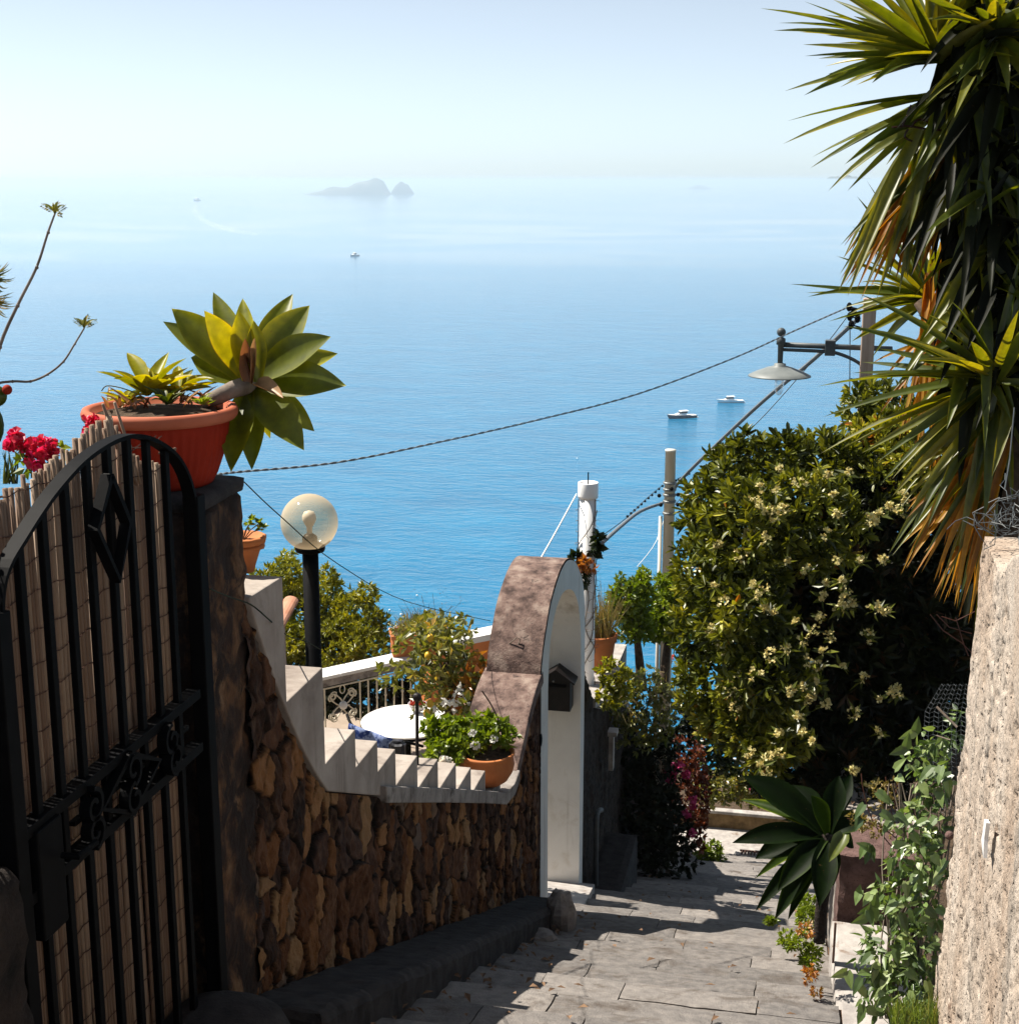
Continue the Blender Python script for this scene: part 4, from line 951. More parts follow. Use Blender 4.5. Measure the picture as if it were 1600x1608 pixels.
for k in range(4):
    for sg in (-1, 1):
        a0 = k*math.pi/2 + math.pi/4*0
        pts = []
        for i in range(34):
            u = i/33
            if u < .45: # leave the centre and swing out
                q = u/.45; rad = .035+.125*q; an = sg*(.10+.42*math.sin(q*math.pi*.5))
                pts.append((rad*math.cos(an), rad*math.sin(an)))
            else:
                q = (u-.45)/.55; rr = .048*(1-.72*q); cx, cy = .138, sg*.115; an = sg*(-.35*math.pi) + sg*q*2.9*math.pi
                c_x = .120; c_y = sg*.105; pts.append((c_x+rr*math.cos(an+sg*.2), c_y+rr*math.sin(an+sg*.2)))
        rot = [(x_*math.cos(a0)-y_*math.sin(a0), x_*math.sin(a0)+y_*math.cos(a0)) for x_, y_ in pts]
        flat([(um+x_, zm+y_) for x_, y_ in rot])
flat([(um+.030*math.cos(a), zt-.035+.045*math.sin(a)) for a in np.linspace(0, 6.283, 20)], .006)
obj('scrollwork', sc_, M['cream'], rail)
s = MB(); q = lp(um, zm, -.012); s.sphere(tuple(q), .045, 18, 10, sq=1.0); obj('boss', s, M['marble'], rail, smooth=True)
for u in [-.12-.11*i for i in range(10)] + [u1+.10+.105*i for i in range(6)]:
    s = MB(); s.tube([lp(u,zt),lp(u,zb)], .009, 6); s.sphere(tuple(lp(u,(zt+zb)/2+.15)), .016, 8, 6); obj('baluster', s, M['cream'], rail)
# corner and second side of the parapet
s = MB(); rC2 = P(1000,1005,Z=RZ); bar2(s, rB+Rv*.02, rB+(rC-rB)*2.6, .30, .9); ow = thing('orange_wall', 'low orange rendered terrace wall with pale coping behind the lemon tree', 'wall', (rC.x, rC.y, FZ))
pA = P(640,1035,Z=-5.0); pB = P(772,1004,Z=-4.75); a_ = P(668,1024,Z=-5.05); b_ = P(778,1001,Z=-5.05)
s = MB(); zc = a_.z; d_ = b_-a_; d_.z = 0
for nm, mt, h0, h1, wd in (('coping','marble',0,.07,.26),('wall_face','orange',.072,1.2,.20)):
    s = MB(); bar2(s, Vector((a_.x,a_.y,zc+.10-h0)), Vector((b_.x,b_.y,zc+.10-h0))+d_.normalized()*.3, wd, h1-h0); obj(nm, s, M[mt], ow)
# table
tc = P(640, 1131, D=13.4); TZ = tc.z
tb = thing('round_table', 'round white garden table on the terrace', 'table', (tc.x,tc.y,FZ))
s = MB(); s.lathe([(.001,-.03),(.40,-.03),(.425,-.022),(.428,-.008),(.415,0),(.001,.002)], tc, 56); obj('tabletop', s, M['marble'], tb, smooth=False)
s = MB(); s.lathe([(.405,-.05),(.418,-.05),(.418,-.03),(.405,-.03)], tc, 48); s.tube([(tc.x,tc.y,TZ-.04),(tc.x,tc.y,FZ+.1)], .03, 12); obj('stem', s, M['iron'], tb)
for k in range(3):
    a = k*2.094+.4; s = MB(); s.tube([(tc.x,tc.y,FZ+.16),(tc.x+.2*math.cos(a),tc.y+.2*math.sin(a),FZ+.10),(tc.x+.34*math.cos(a),tc.y+.34*math.sin(a),FZ+.012)], .014, 8); obj('foot', s, M['iron'], tb)
bp_ = P(656, 1118, Z=TZ); bw = thing('bowl', 'small painted ceramic bowl of red berries on the round table', 'bowl', bp_)
s = MB(); s.lathe([(.035,0),(.04,.01),(.075,.055),(.092,.085),(.085,.085),(.068,.055),(.001,.03)], bp_, 28); obj('dish', s, M['ceramic'], bw, smooth=True)
s = MB()
for i in range(40): a = random.random()*6.28; r_ = random.random()**.5*.07; s.sphere((bp_.x+r_*math.cos(a), bp_.y+r_*math.sin(a), bp_.z+.075+random.random()*.02), .013, 6, 4)
obj('berries', s, M['plastic'], bw)
# chair + bag by the table
cp_ = P(600,1165,D=12.6)
ch = thing('garden_chair', 'black tubular garden chair tucked beside the round table', 'chair', (cp_.x,cp_.y,FZ))
a_ = P(545,1128,D=12.3); b_ = P(655,1176,D=12.7)
s = MB(); s.tube(smooth([P(545,1122,D=12.6),P(556,1142,D=12.5),P(590,1158,D=12.5),P(640,1166,D=12.5),P(664,1172,D=12.6)],4), .013, 8); obj('back_frame', s, M['iron'], ch)
s = MB(); s.box((cp_.x-.2,cp_.y-.2,cp_.z-.22),(cp_.x+.22,cp_.y+.2,cp_.z-.19)); obj('seat', s, M['bag'], ch)
for (dx,dy) in ((-.2,-.2),(.2,-.2),(-.2,.2),(.2,.2)):
    s = MB(); s.tube([(cp_.x+dx,cp_.y+dy,cp_.z-.2),(cp_.x+dx*1.1,cp_.y+dy*1.1,FZ)], .012, 8); obj('leg', s, M['iron'], ch)
s = MB(); nn_ = 10; V = []; F = []
for i in range(nn_+1):
    for j in range(5):
        u = i/nn_; v = j/4; q = P(548+72*u, 1136+26*u+ v*(26+8*math.sin(u*3)) , D=12.35); q += nA*(.02*math.sin(u*14+v*3)); V.append(tuple(q))
for i in range(nn_):
    for j in range(4): F.append((i*5+j, i*5+j+1, (i+1)*5+j+1, (i+1)*5+j))
s.add(V, F); o_ = obj('towel', s, M['blue'], smooth=True); tag(o_, 'blue patterned cloth hanging over the garden chair', 'towel'); so2 = o_.modifiers.new('thick','SOLIDIFY'); so2.thickness = .008
s = MB(); q = P(622,1168,D=12.2); rough_box(s, (q.x-.06,q.y-.05,q.z-.2),(q.x+.08,q.y+.06,q.z+.03), .03, .012, 12, rd=.02); tag(obj('bag', s, M['bag']), 'black bag sitting on the garden chair', 'bag')
# rectangular planter
q0 = P(605, 985, D=14.6); pcn = P(640, 1028, Z=RZ)
rp = thing('planter_box', 'rectangular terracotta planter box at the corner of the terrace railing', 'planter', pcn)
ang = math.atan2(dA.y, dA.x); Mx = Matrix.Translation(pcn+Vector((.10,.12,.0))) @ Matrix.Rotation(ang-.45, 4, 'Z')
s = MB(); L2, W2, H2 = .30, .15, .23; e = .02
for a_, b_ in (((-L2,-W2,0),(L2,-W2+e,H2)),((-L2,W2-e,0),(L2,W2,H2)),((-L2,-W2+e,0),(-L2+e,W2-e,H2)),((L2-e,-W2+e,0),(L2,W2-e,H2)),((-L2+e,-W2+e,0),(L2-e,W2-e,.03))): s.box(a_, b_, M=Mx)
obj('body', s, M['terra'], rp, bevel=.003)
s = MB(); 
for a_, b_ in (((-L2-.015,-W2-.015,H2-.03),(L2+.015,-W2-.001,H2+.01)),((-L2-.015,W2+.001,H2-.03),(L2+.015,W2+.015,H2+.01)),((-L2-.015,-W2-.001,H2-.03),(-L2-.001,W2+.001,H2+.01)),((L2+.001,-W2-.001,H2-.03),(L2+.015,W2+.001,H2+.01))): s.box(a_, b_, M=Mx)
obj('rim', s, M['terra'], rp)
s = MB(); s.box((-L2+e,-W2+e,.03),(L2-e,W2-e,H2-.03), M=Mx); obj('soil', s, M['soil'], rp)
# grassy rosemary in the planter
hb = thing('rosemary', 'feathery grey green herb growing in the terracotta planter box', 'herb plant', pcn+Vector((.1,.12,.2)))
s = MB(); c = pcn+Vector((.10,.12,.2))
for i in range(420):
    b0 = c + Vector((random.uniform(-.2,.22), random.uniform(-.1,.1), 0)); d = Vector((random.gauss(0,.5), random.gauss(0,.4), 1)).normalized(); L = random.uniform(.10,.34)
    strip(s, b0, b0+d*L, .006, sag=.0, segs=3, rnd=random.random())
obj('sprigs', s, M['drygrass'], hb); s = MB()
for i in range(26):
    b0 = c + Rv*random.uniform(-.05,.25); tp = P(random.uniform(625,730), random.uniform(930,975), D=14.7+random.uniform(-.2,.2)); s.tube([b0, (b0+tp)/2+Vector((0,0,.02)), tp], .0016, 4)
obj('stalks', s, M['drygrass'], hb)
l = MB(); pts = [tuple(P(random.uniform(640,728), random.uniform(925,985), D=14.7)) for _ in range(160)]; leaves(l, pts, rand_dirs(160), .018, .006); tag(obj('florets', l, M['redfol'], hb), kind='stuff')
l = MB(); pts,dn = shell(tuple(P(660,985,D=14.6)), (S(48,14.6),.2,S(18,14.6)), 200, .3); whorls(l, pts, dn, 4, .045, .018); obj('leaves', l, M['lemonleaf'], hb)

def plantblob(name, lb, cat, blobs, D, mat, nper, per, Lp, Wp, rp=(0,1), trunk=None, spread=.9, lo=.35, th=None, pn='leaves', depth=None, group=None):
    """blobs: (px,py,rx,ry) in survey pixels at depth D -> ellipsoids of leaf whorls"""
    if th is None: th = thing(name, lb, cat, P(*(trunk[-1] if trunk else blobs[0][:2]), D=D), group)
    l = MB()
    for bl in blobs:
        (x_, y_, rx, ry) = bl[:4]; dd = bl[4] if len(bl) > 4 else 0
        r_ = (S(rx,D), (depth or S((rx+ry)/2,D)), S(ry,D)); n = int(nper*rx*ry/1000)
        pts, dn = shell(tuple(P(x_,y_,D=D+dd)), r_, max(n,4), lo)
        hv = np.array([.5+.5*nz(tuple(p), 3.1) for p in pts]); rr = np.clip(rp[0]+(rp[1]-rp[0])*(.5*hv+.5*rng.random(len(pts))), 0, 1)
        whorls(l, pts, dn, per, S(Lp,D), S(Wp,D), spread, rr)
    obj(pn, l, mat, th)
    if trunk:
        s = MB(); q = smooth([P(a,b_,D=D) for a,b_ in trunk], 3); s.tube(q, list(np.linspace(S(4,D), S(9,D), len(q))), 8)
        for bl in blobs[:8]:
            m_ = q[len(q)//3]; e = P(bl[0], bl[1], D=D+(bl[4] if len(bl)>4 else 0)); s.tube(smooth([m_, (m_+e)/2+Vector((0,0,.03)), e],2), [S(3,D)]*2+[S(2,D)]*2+[S(1.2,D)], 6)
        obj('trunk', s, M['bark'], th, smooth=True)
    return th
# citrus tree left of centre
tree1 = plantblob('citrus_tree', 'dense yellow green bushy tree behind the globe lamp and terrace railing', 'tree',
    [(470,985,80,70),(430,930,45,45),(455,905,26,30,-.2),(515,940,24,42,.2),(555,975,48,42),(520,1010,80,40,-.4),(575,1005,40,35,.1),(430,1010,60,45,-.3),(515,905,12,18,.2),(600,975,14,10,0),(450,875,11,13,0),(540,1060,70,40,.3),(570,935,25,20,.1)], 17.5, M['tree'], 135, 7, 10, 3.6, (.05,1), trunk=[(500,990),(505,1080),(505,1290)], lo=.45)
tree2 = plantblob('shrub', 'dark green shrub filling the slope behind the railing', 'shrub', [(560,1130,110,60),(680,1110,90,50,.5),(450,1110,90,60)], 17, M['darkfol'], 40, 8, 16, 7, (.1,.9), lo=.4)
# lemon tree on the terrace
lt = plantblob('lemon_tree', 'potted lemon tree with loose mottled leaves and ripe lemons on the terrace', 'tree',
    [(700,1000,55,42),(660,1035,55,40,-.2),(735,1065,42,45),(690,1085,48,50,.1),(745,1110,30,30,-.2),(670,985,30,25,.2),(725,985,22,18,.3),(755,1075,18,30),(610,1060,18,20,.1)], 10.9, M['lemonleaf'], 30, 4, 16, 8, (0,1), trunk=[(700,1040),(705,1110),(700,1200)], spread=1.2, lo=.2)
for (x_, y_) in ((676,1002),(672,1030),(650,1065),(675,1105),(670,1120),(690,1016),(735,1090)):
    p = P(x_, y_, D=10.65); s = MB(); s.sphere(tuple(p), .026, 12, 8, sq=1.25); obj('lemon', s, M['lemon'], lt, smooth=True)
plantblob('', '', '', [(740,1075,30,35),(760,1050,14,25),(735,1105,20,20)], 10.8, M['orangefol'], 20, 4, 18, 10, th=lt, pn='young_leaves', spread=1.2, lo=.2)
plantblob('', '', '', [(715,1110,30,16),(725,1090,12,10)], 10.6, M['whitepetal'], 22, 5, 9, 7, th=lt, pn='blossom', spread=1.2, lo=.2)
# iron stake in front
p0 = P(655,1252,X=-1.75); p1 = P(655,1095,D=p0.dot(Fv)); s = MB(); s.tube([p0-Vector((0,0,.1)), p1], .0085, 8); s.sphere(tuple(p1), .022, 10, 8)
tag(obj('iron_stake', s, M['brown']), 'thin dark iron stake rising from the coping in front of the table', 'stake')
# low round pot
lc = P(764, 1228, Z=-3.405); D6 = lc.dot(Fv); KP = S(44,D6)/.196
lp_ = thing('flowerpot', 'low round terracotta bowl pot of herbs at the foot of the archway ramp', 'flowerpot', lc)
s = MB(); s.lathe([(a_*KP,b_*KP) for a_,b_ in [(.11,0),(.15,.03),(.185,.09),(.196,.14),(.188,.18),(.180,.195),(.190,.205),(.198,.215),(.198,.228),(.182,.232),(.172,.20)]], lc, 56); obj('body', s, M['terra'], lp_, smooth=True)
s = MB(); s.lathe([(.001,.215*KP),(.176*KP,.205*KP)], lc, 24); obj('soil', s, M['soil'], lp_)
hp = plantblob('herbs', 'bushy bright green herbs with white blossoms overflowing the low terracotta bowl', 'herb plant', [(745,1150,50,24),(715,1160,45,28),(700,1185,40,18,-.1),(775,1150,28,20),(795,1155,14,14),(690,1150,28,22)], D6, M['herb'], 60, 6, 13, 9, (0,1), lo=.3)
plantblob('', '', '', [(746,1170,6,4,-.15),(742,1150,4,3,-.15),(700,1193,7,3,-.2),(775,1160,3,3,-.15)], D6, M['whitepetal'], 700, 6, 4, 4, th=hp, pn='blossom', lo=.3)
s = MB(); pts = smooth([P(757,1085,D=D6),P(772,1108,D=D6),P(784,1135,D=D6),P(790,1165,D=D6)],4); s.tube(pts, .004, 6); obj('stem', s, M['bark'], hp)
s = MB(); s.box((lc.x-.10, lc.y-.10, -3.62), (lc.x+.06, lc.y+.10, lc.z-.001)); tag(obj('pot_stand', s, M['concrete']), 'low concrete foot under the low terracotta bowl', 'stand')
# cat figurines
zc_ = -3.155
def cat(lb, y, x=-1.90):
    c = Vector((x, y, zc_)); th = thing('cat_figurine', lb, 'figurine', c, 'cat figurines on the parapet')
    s = MB(); s.lathe([(.022,0),(.030,.012),(.028,.035),(.020,.052),(.012,.060)], c, 16); s.sphere((c.x,c.y,c.z+.070), .020, 14, 10); obj('body', s, M['catclay'], th, smooth=True)
    for sg in (-1,1):
        s = MB(); e = c+Vector((.011*sg*.9, .006*sg, .083)); s.lathe([(.008,0),(.001,.018)], e, 6); obj('ear', s, M['catclay'], th)
    return th
c1 = cat('left one of the two cream cat figurines at the end of the stepped parapet', 7.02)
copy_tree(c1, (-1.90, 7.19, zc_), 'right one of the two cream cat figurines, next to the low bowl pot')

# roof tile bit
tq = P(449, 962, D=9.0); th = thing('tiled_roof', 'corner of a small roof of curved terracotta tiles left of the lamp post', 'roof', tq)
s = MB()
for k in range(5):
    for i in range(3):
        b0 = tq + Rv*(-.36+.09*k) + Vector((0,-.1,.02*k*0)); a = 0
        V = []; F = []
        for j in range(9):
            an = math.pi*j/8
            for e in range(2): V.append((b0.x+.05*math.cos(an), b0.y-.10+.10*(i+e), b0.z+.035*math.sin(an)+.035*(i+e)-.06))
        for j in range(8): F.append((j*2, j*2+1, j*2+3, j*2+2))
        s.add(V, F)
o_ = obj('tiles', s, M['tile'], th); q_ = o_.modifiers.new('t','SOLIDIFY'); q_.thickness = .014
s = MB(); s.box((tq.x-.5,tq.y+.02,tq.z-.5),(tq.x-.03,tq.y+.06,tq.z-.09)); obj('roof_support', s, M['wood'], th)
# ------------------------------------------------------------------ behind the archway
p = P(940, 1050, X=-1.90); D2 = p.dot(Fv); r2 = S(28, D2); H2 = S(58, D2)
p2 = thing('flowerpot', 'plain round terracotta pot with a lit rim standing on the wall right of the archway', 'flowerpot', p)
s = MB(); s.lathe([(r2*.66,0),(r2*.70,.02),(r2*.90,H2*.78),(r2*1.0,H2*.80),(r2*1.03,H2*.98),(r2*.97,H2),(r2*.88,H2*.9)], p, 48); obj('body', s, M['terra'], p2, smooth=True)
s = MB(); s.lathe([(.001,H2*.9),(r2*.9,H2*.88)], p, 24); obj('soil', s, M['soil'], p2)
s = MB(); s.box((-2.35, p.y-.35, p.z-1.2), (-1.74, p.y+.8, p.z-.003)); tag(obj('pot_ledge', s, M['slab']), 'pale concrete ledge under the plain terracotta pot beside the archway', 'ledge')
g2 = thing('ornamental_grass', 'reddish yellow wispy grass growing in the plain terracotta pot', 'plant', p+Vector((0,0,H2*.9)))
s = MB()
for i in range(260):
    b0 = p+Vector((random.uniform(-.11,.11), random.uniform(-.1,.1), H2*.88)); d = Vector((random.gauss(0,.28), random.gauss(0,.25), 1)).normalized(); L = random.uniform(.15,.62)
    strip(s, b0, b0+d*L, .006, sag=random.uniform(-.01,.01), segs=4, rnd=random.random())
obj('blades', s, M['drygrass'], g2)
plantblob('', '', '', [(935,985,28,22),(950,1000,24,12)], D2-.05, M['lemonleaf'], 90, 4, 9, 4, th=g2, pn='leaves', spread=1.2)
# white pipe column with wires
bx = P(921, 955, D=13.2); tpz = P(918, 757, D=13.2); cx, cy = bx.x, bx.y
pc_ = thing('pipe_column', 'white plastic pipe column wound with bare vine stems', 'column', (cx, cy, -5.2)); rp_ = S(13.0, 13.2); zt = P(919,757,Y=cy).z
s = MB(); s.lathe([(rp_,-5.2-zt),(rp_,-.12)], (cx,cy,zt), 28); obj('pipe', s, M['white'], pc_, smooth=True)
s = MB(); s.lathe([(rp_*1.2,-.14),(rp_*1.22,-.12),(rp_*1.22,-.006),(rp_*1.18,0),(rp_*1.0,-.004),(rp_*.98,-.10)], (cx,cy,zt), 28); obj('collar', s, M['white'], pc_, smooth=True)
s = MB(); s.tube([(cx,cy,zt-.2),(cx,cy,zt+.09)], .006, 6); obj('rod', s, M['iron'], pc_)
vn = MB()
for k in range(5):
    a0 = random.random()*6; tr_ = random.choice((-1,1))*random.uniform(2.5,5); pts = []
    for i in range(90):
        u = i/89; a = a0+tr_*u*3+.8*math.sin(u*16+k); pts.append((cx+(rp_*1.06+.004)*math.cos(a), cy+(rp_*1.06+.004)*math.sin(a), -5.0+(zt+5.0-.05-.1*k)*u))
    vn.tube(pts, .0045, 5)
    for i in range(5, 88, 4):
        a = math.atan2(pts[i][1]-cy, pts[i][0]-cx); e = Vector(pts[i]); vn.tube([e, e+Vector((.03*math.cos(a+.6),.03*math.sin(a+.6),random.uniform(-.02,.03))), e+Vector((.07*math.cos(a+1.2),.07*math.sin(a+1.2),random.uniform(-.05,.05)))], [.003,.002,.001], 4)
obj('vine_stems', vn, M['twig'], pc_)
cr1 = plantblob('climber', 'cluster of dark leaves climbing the white pipe column', 'climbing plant', [(938,850,9,13),(934,862,6,8),(903,878,6,14),(912,905,8,18)], 13.0, M['agavedark'], 190, 6, 11, 8, lo=.2)
plantblob('', '', '', [(920,888,14,12),(916,880,8,8)], 12.95, M['orangefol'], 120, 5, 9, 6, th=cr1, pn='red_leaves', lo=.2)
# shrubs right of it
plantblob('shrub', 'upright bright green small leaved shrub left of the utility pole', 'shrub', [(990,945,26,38),(1008,930,18,32),(968,950,14,30),(1000,985,30,26),(975,915,6,12),(1012,902,7,12)], 14.2, M['herb'], 230, 6, 9, 4.5, trunk=[(998,985),(1003,1030),(1008,1085)], lo=.3)
plantblob('shrub', 'rounder bright green shrub in front of the utility pole', 'shrub', [(1050,960,32,44),(1062,930,20,30),(1035,985,26,26),(1070,985,16,24),(1040,915,8,14)], 14.6, M['herb'], 230, 6, 9, 4.5, trunk=[(1050,985),(1046,1030),(1040,1090)], lo=.3)
plantblob('shrub', 'dark leafy shrub in front of the plain terracotta pot on the wall', 'shrub', [(960,1060,20,26),(955,1095,20,18),(985,1075,18,20)], 11.8, M['tree'], 90, 5, 11, 6, lo=.3)
plantblob('shrub', 'mixed dry and green shrub spilling over the wall below the utility pole', 'shrub', [(1010,1075,40,26),(985,1110,34,30),(1045,1100,22,26),(1000,1150,36,30),(1030,1140,24,30)], 13.2, M['lemonleaf'], 70, 6, 9, 5, (.0,.9), lo=.4)
s = MB()
for i in range(240):
    c = P(random.uniform(960,1070), random.uniform(1050,1130), D=13.1+random.uniform(-.2,.2)); d = Vector(tuple(rand_dirs(1)[0])); strip(s, c, c+d*random.uniform(.05,.14), .006, segs=3, rnd=random.random())
tag(obj('dry_stalks', s, M['drygrass']), 'tangle of dry stalks on top of the shaded shrubs', kind='stuff')
# dark creeper curtain along the wall
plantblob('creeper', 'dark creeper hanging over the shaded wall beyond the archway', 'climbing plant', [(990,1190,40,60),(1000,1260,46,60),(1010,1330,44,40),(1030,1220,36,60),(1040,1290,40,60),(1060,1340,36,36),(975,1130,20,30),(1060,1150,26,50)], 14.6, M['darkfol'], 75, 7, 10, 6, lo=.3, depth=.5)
cre = plantblob('bougainvillea', 'creeper with rusty red leaves cascading at the far end of the shaded wall', 'climbing plant', [(1075,1180,20,30),(1092,1215,18,44),(1098,1265,16,44),(1092,1310,16,34),(1065,1215,20,30),(1050,1270,30,20)], 15.4, M['redfol'], 120, 6, 8, 5, (0,1), lo=.3, depth=.35)
flowers('geranium', 'cluster of magenta flower heads on the rusty red creeper', [(1055,1208,9),(1065,1204,8),(1053,1219,9),(1077,1216,7)], 14.6, M['pink'], .9, pet=16)
flowers('geranium', 'pair of small pink flower heads low on the dark creeper', [(1088,1256,7),(1086,1267,5),(1079,1277,7)], 14.6, M['pink'], .9, pet=12)
flowers('geranium', 'single tiny pink flower lowest on the dark creeper', [(1087,1308,6)], 14.6, M['pink'], .9, pet=10)
# pipes etc. on the dark wall
s = MB(); s.tube(smooth([P(935,1390,X=-1.62),P(936,1300,X=-1.62),P(938,1276,X=-1.62),P(944,1272,X=-1.6)],3), .022, 10); tag(obj('downpipe', s, M['greyiron']), 'grey pipe running up the shaded wall below the archway', 'pipe')
s = MB(); a_ = P(971,1143,X=-1.55); s.box((a_.x-.08,a_.y-.12,a_.z-.04),(a_.x,a_.y,a_.z)); s.box((a_.x-.07,a_.y-.10,a_.z-.36),(a_.x-.03,a_.y-.02,a_.z-.04)); tag(obj('concrete_bracket', s, M['slab']), 'small pale concrete bracket on the dark wall under the creepers', 'bracket')
s = MB(); a_ = P(985,1395,D=13.0); b_ = P(1070,1370,D=15.6); s.tube([a_, b_], .010, 6); tag(obj('garden_hose', s, M['string']), 'thin pale hose lying along the foot of the shaded wall', 'hose')
s = MB()
for i in range(4):
    q = P(1022+i*9, 1330, D=14.9); zb = pathz(q.y)-.1; s.box((q.x-.02, q.y-.03, zb), (q.x+.02, q.y+.0, q.z)); s.add([(q.x-.02,q.y-.03,q.z),(q.x+.02,q.y-.03,q.z),(q.x+.02,q.y,q.z),(q.x-.02,q.y,q.z),(q.x,q.y-.015,q.z+.08)],[(0,1,4),(1,2,4),(2,3,4),(3,0,4)])
tag(obj('picket_fence', s, M['concrete']), 'short run of weathered pickets at the foot of the dark creeper', 'fence')

# ------------------------------------------------------------------ poles, street lamp, cables
b0 = P(1044, 1060, D=16.0); tz = P(1053, 706, Y=b0.y).z; r_ = S(9.2, 16)
up = thing('utility_pole', 'round cream utility pole with a thin conduit strapped to it', 'utility pole', (b0.x, b0.y, -7.5))
s = MB(); s.lathe([(r_*1.2,-7.5-tz),(r_*.86,-.02),(r_*.9,-.02),(r_*.9,0),(.001,.004)], (b0.x,b0.y,tz), 28); obj('shaft', s, M['pole'], up, smooth=True)
s = MB(); cz_ = P(1041,800,D=15.9); s.tube([(b0.x-.085,b0.y-.05,cz_.z),(b0.x-.085,b0.y-.05,-7)], .020, 10); obj('conduit', s, M['pole'], up, smooth=True)
fz = P(1051,765,D=15.9)
for dz in (-.09,-.02,.04,-.22,.11):
    s = MB(); s.lathe([(r_*1.06,0),(r_*1.12,.004),(r_*1.12,.022),(r_*1.06,.026)], (b0.x,b0.y,fz.z+dz), 20); obj('strap', s, M['steel'], up)
s = MB()
for (dx,dz) in ((-.10,.0),(.10,.02),(-.08,-.10),(.10,-.09),(.03,.08)): s.sphere((b0.x+dx,b0.y-.10,fz.z+dz), .022, 8, 6)
s.sphere((b0.x+.20,b0.y-.05,fz.z-.21), .035, 8, 6); obj('insulators', s, M['iron'], up)
s = MB(); s.tube([(b0.x+.08,b0.y-.05,fz.z-.09),(b0.x+.42,b0.y-.05,fz.z-.07)], .008, 6); obj('spike_arm', s, M['iron'], up)
# street lamp on square pole
DS = 11.0; pb = P(1353, 700, D=DS)
sp_ = thing('street_lamp', 'street lamp with shallow disc shade on a bracket arm from a square wooden pole', 'street lamp', (pb.x, pb.y, -5.6)); hw = S(10, DS)
ptz = P(1353, 468, Y=pb.y).z
s = MB(); s.box((pb.x-hw,pb.y-hw,-5.6),(pb.x+hw,pb.y+hw,ptz)); obj('pole', s, M['wood'], sp_, bevel=.008)
def q_(x_, y_): return P(x_, y_, D=DS-.12)
s = MB(); s.tube([q_(1222,541),q_(1400,548)], S(4.2,DS), 12); obj('arm', s, M['greyiron'], sp_, smooth=True)
s = MB(); s.tube(smooth([q_(1228,549),q_(1295,552),q_(1318,556),q_(1345,568),q_(1362,584),q_(1372,604)],4), S(2.8,DS), 10); obj('brace', s, M['greyiron'], sp_, smooth=True)
c = q_(1303,546); k_ = S(8,DS); s = MB(); s.box((c.x-k_,c.y-k_,c.z-S(12,DS)),(c.x+k_,c.y+k_,c.z+S(12,DS))); obj('clamp', s, M['greyiron'], sp_, bevel=.006)
c = q_(1225,556); s = MB(); u = S(1,DS)
s.lathe([(4*u,-14*u),(4.5*u,14*u),(7*u,15*u),(7*u,24*u),(4*u,26*u)], c, 18); s.sphere((c.x,c.y,c.z+34*u), 7*u, 14, 10); obj('finial', s, M['greyiron'], sp_, smooth=True)
s = MB(); s.lathe([(5*u,-14*u),(9*u,-15*u),(9*u,-18*u),(20*u,-21*u),(38*u,-28*u),(48*u,-33*u),(48.5*u,-34.5*u),(38*u,-31*u),(12*u,-28*u),(8*u,-30*u)], c, 48); obj('lamp_shade', s, M['lampgrey'], sp_, smooth=True)
m, t, out = _mat('clear_glass'); gl = N(t,'ShaderNodeBsdfGlossy'); gl.inputs[1].default_value=.03; tr = N(t,'ShaderNodeBsdfTransparent'); mx = N(t,'ShaderNodeMixShader'); lw = N(t,'ShaderNodeLayerWeight'); lw.inputs[0].default_value=.4
mr_ = N(t,'ShaderNodeMapRange'); mr_.inputs[3].default_value=.12; mr_.inputs[4].default_value=.8; t.links.new(lw.outputs['Facing'], mr_.inputs[0]); t.links.new(mr_.outputs[0], mx.inputs[0]); t.links.new(tr.outputs[0], mx.inputs[1]); t.links.new(gl.outputs[0], mx.inputs[2]); t.links.new(mx.outputs[0], out.inputs[0])
s = MB(); s.lathe([(6*u,-37*u),(7.5*u,-48*u),(6.5*u,-58*u),(3.5*u,-63*u),(.001,-65*u)], c, 20); obj('bulb', s, m, sp_, smooth=True)
s = MB(); s.lathe([(7*u,-30*u),(7*u,-37*u),(.001,-37.2*u)], c, 14); obj('bulb_socket', s, M['brown'], sp_)
s = MB()
for (x_, y_) in ((1333,482),(1340,490),(1346,500),(1336,510),(1334,497),(1356,515)):
    e = q_(x_, y_); s.sphere(tuple(e), .022, 8, 6, sq=1.6); s.tube([e, P(1350,y_+4,D=DS)], .006, 5)
obj('insulators', s, M['iron'], sp_)
def cable(name, lb, pts, r, mat, n=6, cat='cable'):
    q = smooth(pts, 5); s = MB(); s.tube(q, r, n, cap=True); return tag(obj(name, s, mat), lb, cat)
# twisted overhead cable: sags over the sea
q = smooth([P(300,752,D=6.5),P(365,742,D=6.8),P(530,726,D=7.5),P(700,692,D=8.2),P(850,658,D=8.9),P(1000,619,D=9.6),P(1150,563,D=10.3),P(1250,518,D=10.7),P(1334,481,D=10.95)], 40)
s = MB()
for ph in (0, math.pi): s.tube([v + (Uv*math.sin(i*.9+ph)+Rv*math.cos(i*.9+ph))*.0035 for i, v in enumerate(q)], .0036, 4)
tag(obj('twisted_cable', s, M['cable']), 'long twisted pale cable sagging across the sea from the flowerpot to the wooden pole', 'cable')
cable('power_cable', 'thick grey cable rising from the dark leaves to the cream utility pole', [P(946,852,D=12.9),P(975,826,D=13.8),P(1005,803,D=14.8),P(1040,790,D=15.9)], .018, M['cable'], 8)
cable('power_cable', 'thick pale cable swooping up from the cream pole behind the street lamp', [P(1056,776,D=15.9),P(1062,762,D=15.8),P(1080,742,D=15.5),P(1130,693,D=14.5),P(1200,628,D=13.2),P(1275,566,D=12.0),P(1345,502,D=11.0)], .018, M['cable'], 8)
